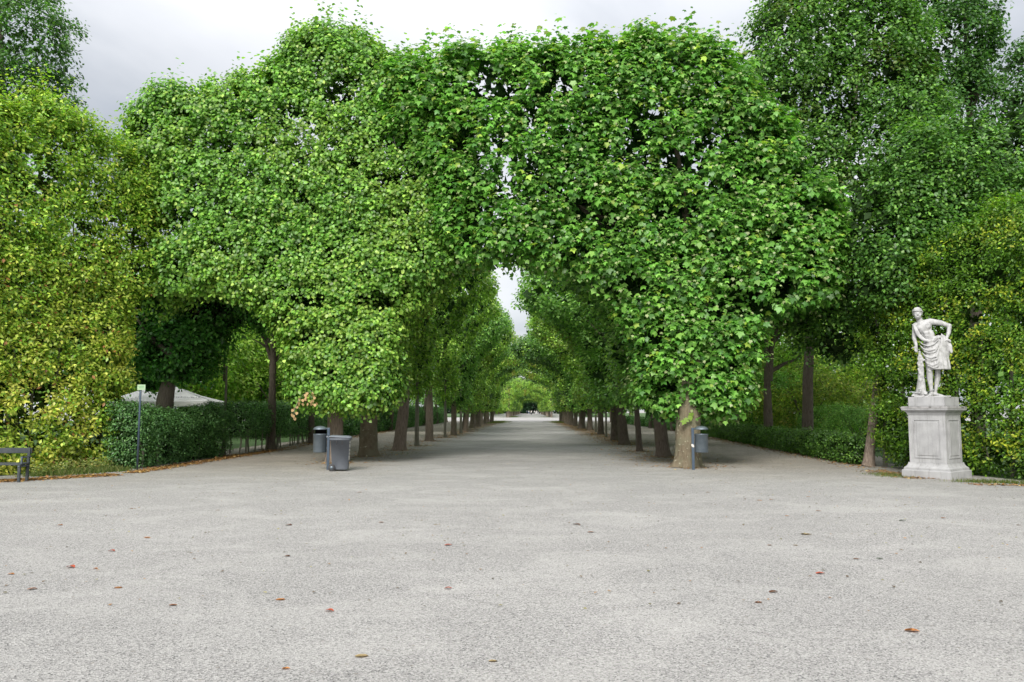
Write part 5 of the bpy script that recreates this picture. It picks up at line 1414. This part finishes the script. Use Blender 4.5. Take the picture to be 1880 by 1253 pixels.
# ================================================================== PEOPLE FAR AWAY
def person_mesh():
    me = bpy.data.meshes.new('body')
    vs = [(0, 0, .95), (0, 0, 1.15), (0, 0, 1.38), (0, 0, 1.5), (0, -.01, 1.62), (0, 0, 1.74),
          (.17, 0, 1.42), (.23, .0, 1.15), (.22, -.08, .92), (-.17, 0, 1.42), (-.24, .02, 1.15), (-.22, .06, .92),
          (.09, 0, .90), (.11, -.04, .5), (.10, .06, .08), (.11, -.1, .04), (-.09, 0, .90), (-.10, .08, .5), (-.12, .2, .1), (-.12, .08, .04)]
    es = [(0, 1), (1, 2), (2, 3), (3, 4), (4, 5), (2, 6), (6, 7), (7, 8), (2, 9), (9, 10), (10, 11), (0, 12), (12, 13), (13, 14), (14, 15), (0, 16), (16, 17), (17, 18), (18, 19)]
    rad = [.14, .125, .13, .06, .095, .07, .06, .045, .035, .06, .045, .035, .09, .06, .045, .04, .09, .06, .045, .04]
    me.from_pydata(vs, es, []); o = link('body', me)
    md = o.modifiers.new('k', 'SKIN'); o.modifiers.new('s', 'SUBSURF').levels = 1
    for i, v in enumerate(me.skin_vertices[0].data): v.radius = (rad[i], rad[i] * .8); v.use_root = (i == 0)
    dg = bpy.context.evaluated_depsgraph_get(); m2 = bpy.data.meshes.new_from_object(o.evaluated_get(dg)); bpy.data.objects.remove(o)
    m2.name = 'body'; m2.materials.clear(); m2.materials.append(SKIN)
    m2.polygons.foreach_set('use_smooth', np.ones(len(m2.polygons), bool)); return m2
PB = person_mesh()
def person(px, Y, shirt, trou, label, rz=0):
    p = atY(px, 754, Y); t = empty('person', (p.x, Y, 0), rz); tag(t, label, 'person', 'distant people in the avenue')
    o = bpy.data.objects.new('body', PB); o.parent = t; COL.objects.link(o)
    link('shirt', lathe_me('shirt', [(.15, .92), (.17, 1.0), (.15, 1.15), (.19, 1.35), (.17, 1.46), (.07, 1.5)], 14), shirt, t, True)
    for sx in (-1, 1):
        V, F = tube([(sx * .09, 0, .95), (sx * .11, -.02 * sx, .52), (sx * .11, .06, .12)], [.115, .09, .075], 10); link('trouser_leg', join_tubes('trouser_leg', [(V, F)]), trou, t, True)
    link('hair', lathe_me('hair', [(.0, 1.79), (.07, 1.775), (.1, 1.72), (.098, 1.66)], 12, 0, .02, False), BLACK, t, True)
cw, cb, cr_, cn = cloth('cloth_white', (.8, .8, .8)), cloth('cloth_blue', (.12, .2, .4)), cloth('cloth_pink', (.6, .3, .32)), cloth('cloth_dark', (.04, .045, .06))
person(975.5, 300, cw, cn, 'distant person in a pale top walking in the middle of the avenue')
person(985.5, 372, cw, cw, 'distant person all in white at the far end of the avenue', .4)
person(981.5, 376, cw, cn, 'distant person in white top and dark trousers beside the one all in white', 2)
person(990.5, 378, cr_, cn, 'distant person in a pink top right of the one all in white', 1)
person(971, 374, cw, cb, 'distant person in white top and blue trousers left of the walker', 3)
person(967.5, 378, cb, cn, 'distant person in a blue top at the far end by the left row', .8)
person(933, 205, cr_, cn, 'distant person in a pink top standing left of the far left row', .3)
person(930, 204, cn, cn, 'distant person dressed in dark standing left of the far left row', 2.4)

# ================================================================== LITTER, GRASS, FALLEN LEAVES
def scatter_leaves(name, pts, size, pal, label, cat, flat=.9):
    n = len(pts); C = np.c_[pts, .006 + .012 * RNG.random(n)]
    Nn = np.tile(UP, (n, 1)) + rdir(n) * (1 - flat) * 3; A = rdir(n) * np.array([1, 1, .1])
    pal = np.array(pal); t = pal[RNG.integers(0, len(pal), n)] * 1.05 * (.5 + .9 * RNG.random((n, 1)))
    o = link(name, leaves_mesh(name, C, Nn, A, size * (.5 + RNG.random(n)), T_QUAD, t), DRY)
    return tag(o, label, cat, kind='stuff')
ORG = [(.32, .16, .05), (.40, .22, .08), (.26, .12, .05), (.42, .30, .12), (.2, .12, .06)]
def along(a, b, n, w):
    t = RNG.random(n)[:, None]; a = np.array(a[:2]); b = np.array(b[:2]); d = (b - a) / np.linalg.norm(b - a); nn = np.array([-d[1], d[0]])
    return a * (1 - t) + b * t + nn * RNG.normal(size=(n, 1)) * w
g0, g1, g2, g3 = ground(-200, 895), ground(215, 872), ground(240, 869), ground(500, 828)
pts = [along(g0, g1, 3600, .22), along(g2, g3, 4200, .17), along(g3, (-11.9, 70), 2500, .3), along((-5.6, 50), (-4.9, 122), 5200, .6), along((4.7, 40), (4.2, 124), 11000, .6), along((4.8, 24), (4.8, 38), 900, .8),
       along((-6.2, 25), (-5.8, 50), 900, .8), along(ground(1290, 802), ground(1600, 860), 1800, .3), along(ground(1600, 864), ground(1700, 880), 500, .25), along(ground(1780, 890), ground(1900, 892), 160, .15)]
for (x, y) in TRUNKS:
    a_ = RNG.random(110) * 6.28; r_ = .25 + np.abs(RNG.normal(size=110)) * .35; pts.append(np.c_[x + r_ * np.cos(a_), y - .05 + r_ * np.sin(a_)])
scatter_leaves('leaf_litter', np.concatenate(pts), .07, ORG, 'dry orange brown leaf litter lying along hedges and tree rows', 'leaf litter')
bgp = np.c_[RNG.uniform(-13, 11, 3200), RNG.uniform(7, 36, 3200)]
scatter_leaves('leaf_litter', bgp, .034, [(.2, .14, .09), (.3, .17, .08), (.14, .11, .08), (.24, .22, .1)], 'tiny brown leaf scraps scattered thinly over the open gravel', 'leaf litter')
def grass(name, spots, label):
    Cs, Hs = [], []
    for (x, y, rx, ry, n, h) in spots:
        q = RNG.normal(size=(n, 2)) * np.array([rx, ry]) * .5 + np.array([x, y]); Cs.append(q); Hs.append(np.full(n, h))
    q = np.concatenate(Cs); h = np.concatenate(Hs) * (.5 + RNG.random(len(q))); n = len(q)
    C = np.c_[q, np.zeros(n)]; A = nrm(np.tile(UP, (n, 1)) + rdir(n) * .55); Nn = rdir(n)
    t = np.array([(.07, .12, .025), (.12, .16, .04), (.18, .19, .07)])[RNG.integers(0, 3, n)] * (.7 + .6 * RNG.random((n, 1)))
    tv = (np.array([(.09, 0, 0), (0, 1, .12), (-.09, 0, 0)]), np.array([(0, 1, 2)]))
    tag(link(name, leaves_mesh(name, C, Nn, A, h, tv, t), LEAF_SOFT), label, 'grass', kind='stuff')
gs = []
for t_ in np.linspace(0, 1, 14): 
    p = ground(60, 876).lerp(ground(205, 866), t_); gs.append((p.x, p.y + .25, .5, .3, 130, .14))
for t_ in np.linspace(0, 1, 8):
    p = ground(1625, 872).lerp(ground(1660, 878), t_); gs.append((p.x, p.y + .2, .5, .3, 100, .06))
    p = ground(1785, 886).lerp(ground(1900, 890), t_); gs.append((p.x, p.y + .15, .5, .25, 130, .08))
g = ground(735, 833); gs.append((g.x, g.y, 1.6, .8, 260, .04)); 
for (x, y) in ((-4.9, 108), (-4.8, 116), (-4.9, 122), (4.1, 112), (4.0, 120), (-4.9, 200), (-4.8, 210), (-4.9, 222), (4.1, 205)): gs.append((x, y, 1.6, 6, 900, .13))
grass('grass', gs, 'thin grass tufts at the foot of hedges and avenue rows')
# low weeds at the foot of the left hornbeam
wp = along(ground(60, 874), ground(205, 862), 170, .22); wp = np.c_[wp, np.full(len(wp), .02)]
Lw = shoots(wp, np.tile(UP, (len(wp), 1)), 7, .3, .08, dvec=UP + rdir(len(wp)) * .5)
tag(link('weeds', leaves_mesh('weeds', Lw[0], Lw[1], Lw[2], Lw[3], T_OVAL, tints(len(Lw[0]), Lw[4], Lw[0], [(.12, .17, .07), (.16, .2, .09), (.2, .18, .08)], [2, 2, 1])), LEAF), 'pale low weeds growing along the foot of the yellow hornbeam wall', 'weeds', kind='stuff')

# individually visible fallen leaves
def curled_leaf(L_, W_, curl, seed):
    rd = random.Random(seed); bm = bmesh.new(); rows = []
    for i in range(7):
        t = i / 6; w = W_ * math.sin(math.pi * min(1, t * .92 + .06)) ** .8 * .5
        x = (t - .5) * L_; z = curl * (math.sin(math.pi * t)) * L_ + .004
        rows.append([bm.verts.new((x, s_ * w, z + abs(s_) * curl * W_ * .6 + rd.uniform(-.002, .002))) for s_ in (-1, 0, 1)])
    for a_, b2 in zip(rows, rows[1:]):
        for k in range(2): bm.faces.new((a_[k], a_[k + 1], b2[k + 1], b2[k]))
    bmesh.ops.solidify(bm, geom=bm.faces[:], thickness=.0015)
    return from_bm('fallen_leaf', bm)
FL = [curled_leaf(.10, .065, c, i) for i, c in enumerate((.17, .10, .04))]
FM = {'red': noisy_mat('leaf_red', (.33, .05, .02), (.45, .09, .03), 30, .6), 'orange': noisy_mat('leaf_orange', (.45, .17, .04), (.6, .28, .08), 30, .6),
      'tan': noisy_mat('leaf_tan', (.34, .26, .12), (.46, .36, .2), 30, .7), 'brown': noisy_mat('leaf_brown', (.22, .10, .05), (.32, .15, .07), 30, .7), 'green': noisy_mat('leaf_green', (.05, .10, .04), (.09, .15, .05), 30, .6)}
fl_cache = {}
fl = [(605, 1123, 'red', 0, .9, 'strongly arched bright red leaf on the gravel, left of centre at the bottom'), (823, 1002, 'red', 1, 1.1, 'red leaf on the open gravel straight below the second left trunks, upper of two'),
      (823, 1082, 'red', 0, .85, 'small red leaf on the gravel straight below the other red one'), (205, 1013, 'red', 0, 1.0, 'dark red curled leaf in the left part of the gravel'),
      (130, 1043, 'red', 0, 1.3, 'long dark red leaf, nearest red one to the left edge bench'), (1675, 1160, 'orange', 1, 1.2, 'largest orange leaf, alone in the lower right of the gravel'),
      (1506, 1054, 'red', 1, 1.1, 'flat red leaf on the gravel well in front of the statue'), (1420, 1088, 'brown', 1, 1.0, 'red brown leaf just below and left of the flat red one'),
      (1059, 964, 'brown', 1, 1.3, 'red brown leaf on the gravel in front of the plane tree pier'), (530, 965, 'brown', 1, 1.3, 'brown leaf on the gravel in front of the wheelie bin'),
      (664, 1206, 'tan', 2, 1.1, 'tan olive leaf at the bottom, right of the bright red one'), (525, 1229, 'orange', 1, .6, 'tiny orange leaf at the very bottom edge'),
      (905, 1215, 'tan', 2, .7, 'small tan leaf at the bottom centre'), (1480, 982, 'tan', 2, 1.7, 'pale tan leaf on the gravel between plane pier and statue'),
      (1657, 957, 'green', 1, 1.2, 'dark green leaf on the gravel in front of the pedestal'), (1615, 1027, 'green', 1, .8, 'small dark green leaf right of the flat red one'),
      (110, 965, 'orange', 1, 1.0, 'orange leaf on the gravel in front of the sign post'), (217, 1080, 'orange', 2, .9, 'pale orange leaf below the dark red curled one'),
      (59, 1083, 'brown', 1, 1.0, 'brown leaf close to the left edge of the gravel'), (1393, 1107, 'brown', 2, .8, 'faint brown leaf below the red brown one at right'),
      (1732, 952, 'orange', 1, .9, 'orange leaf lying right below the pedestal'), (836, 925, None, 0, 0, '')]
small = [(527, 1022), (1413, 1002), (1461, 1002), (1572, 1027), (318, 1112), (515, 1102), (270, 988), (20, 1055), (1503, 939), (1416, 918), (1394, 920), (1484, 913), (1445, 948), (660, 905), (400, 938), (800, 964), (1085, 978), (175, 1045), (1300, 905), (700, 960),
         (160, 918), (1870, 965), (240, 935), (75, 920)]
def put_leaf(px, py, c, v, s):
    g = ground(px, py); key = (v, c)
    if key not in fl_cache:
        m_ = FL[v].copy(); m_.materials.append(FM[c]); fl_cache[key] = m_
    o = bpy.data.objects.new('fallen_leaf', fl_cache[key]); o.location = (g.x, g.y, .003); o.rotation_euler = (0, 0, random.uniform(-.5, .5)); o.scale = (s * .88, s * .88, s * .7); COL.objects.link(o); return o
for (x, y, c, v, s, lb) in fl:
    if c: tag(put_leaf(x, y, c, v, s), lb, 'leaf', 'larger fallen leaves on the gravel')
for (x, y) in small:
    tag(put_leaf(x, y, random.choice(('orange', 'brown', 'tan')), random.choice((1, 2)), random.uniform(.7, 1.1)), 'small dull brown or tan leaf lying flat on the open gravel', 'leaf', 'small fallen leaves on the gravel')
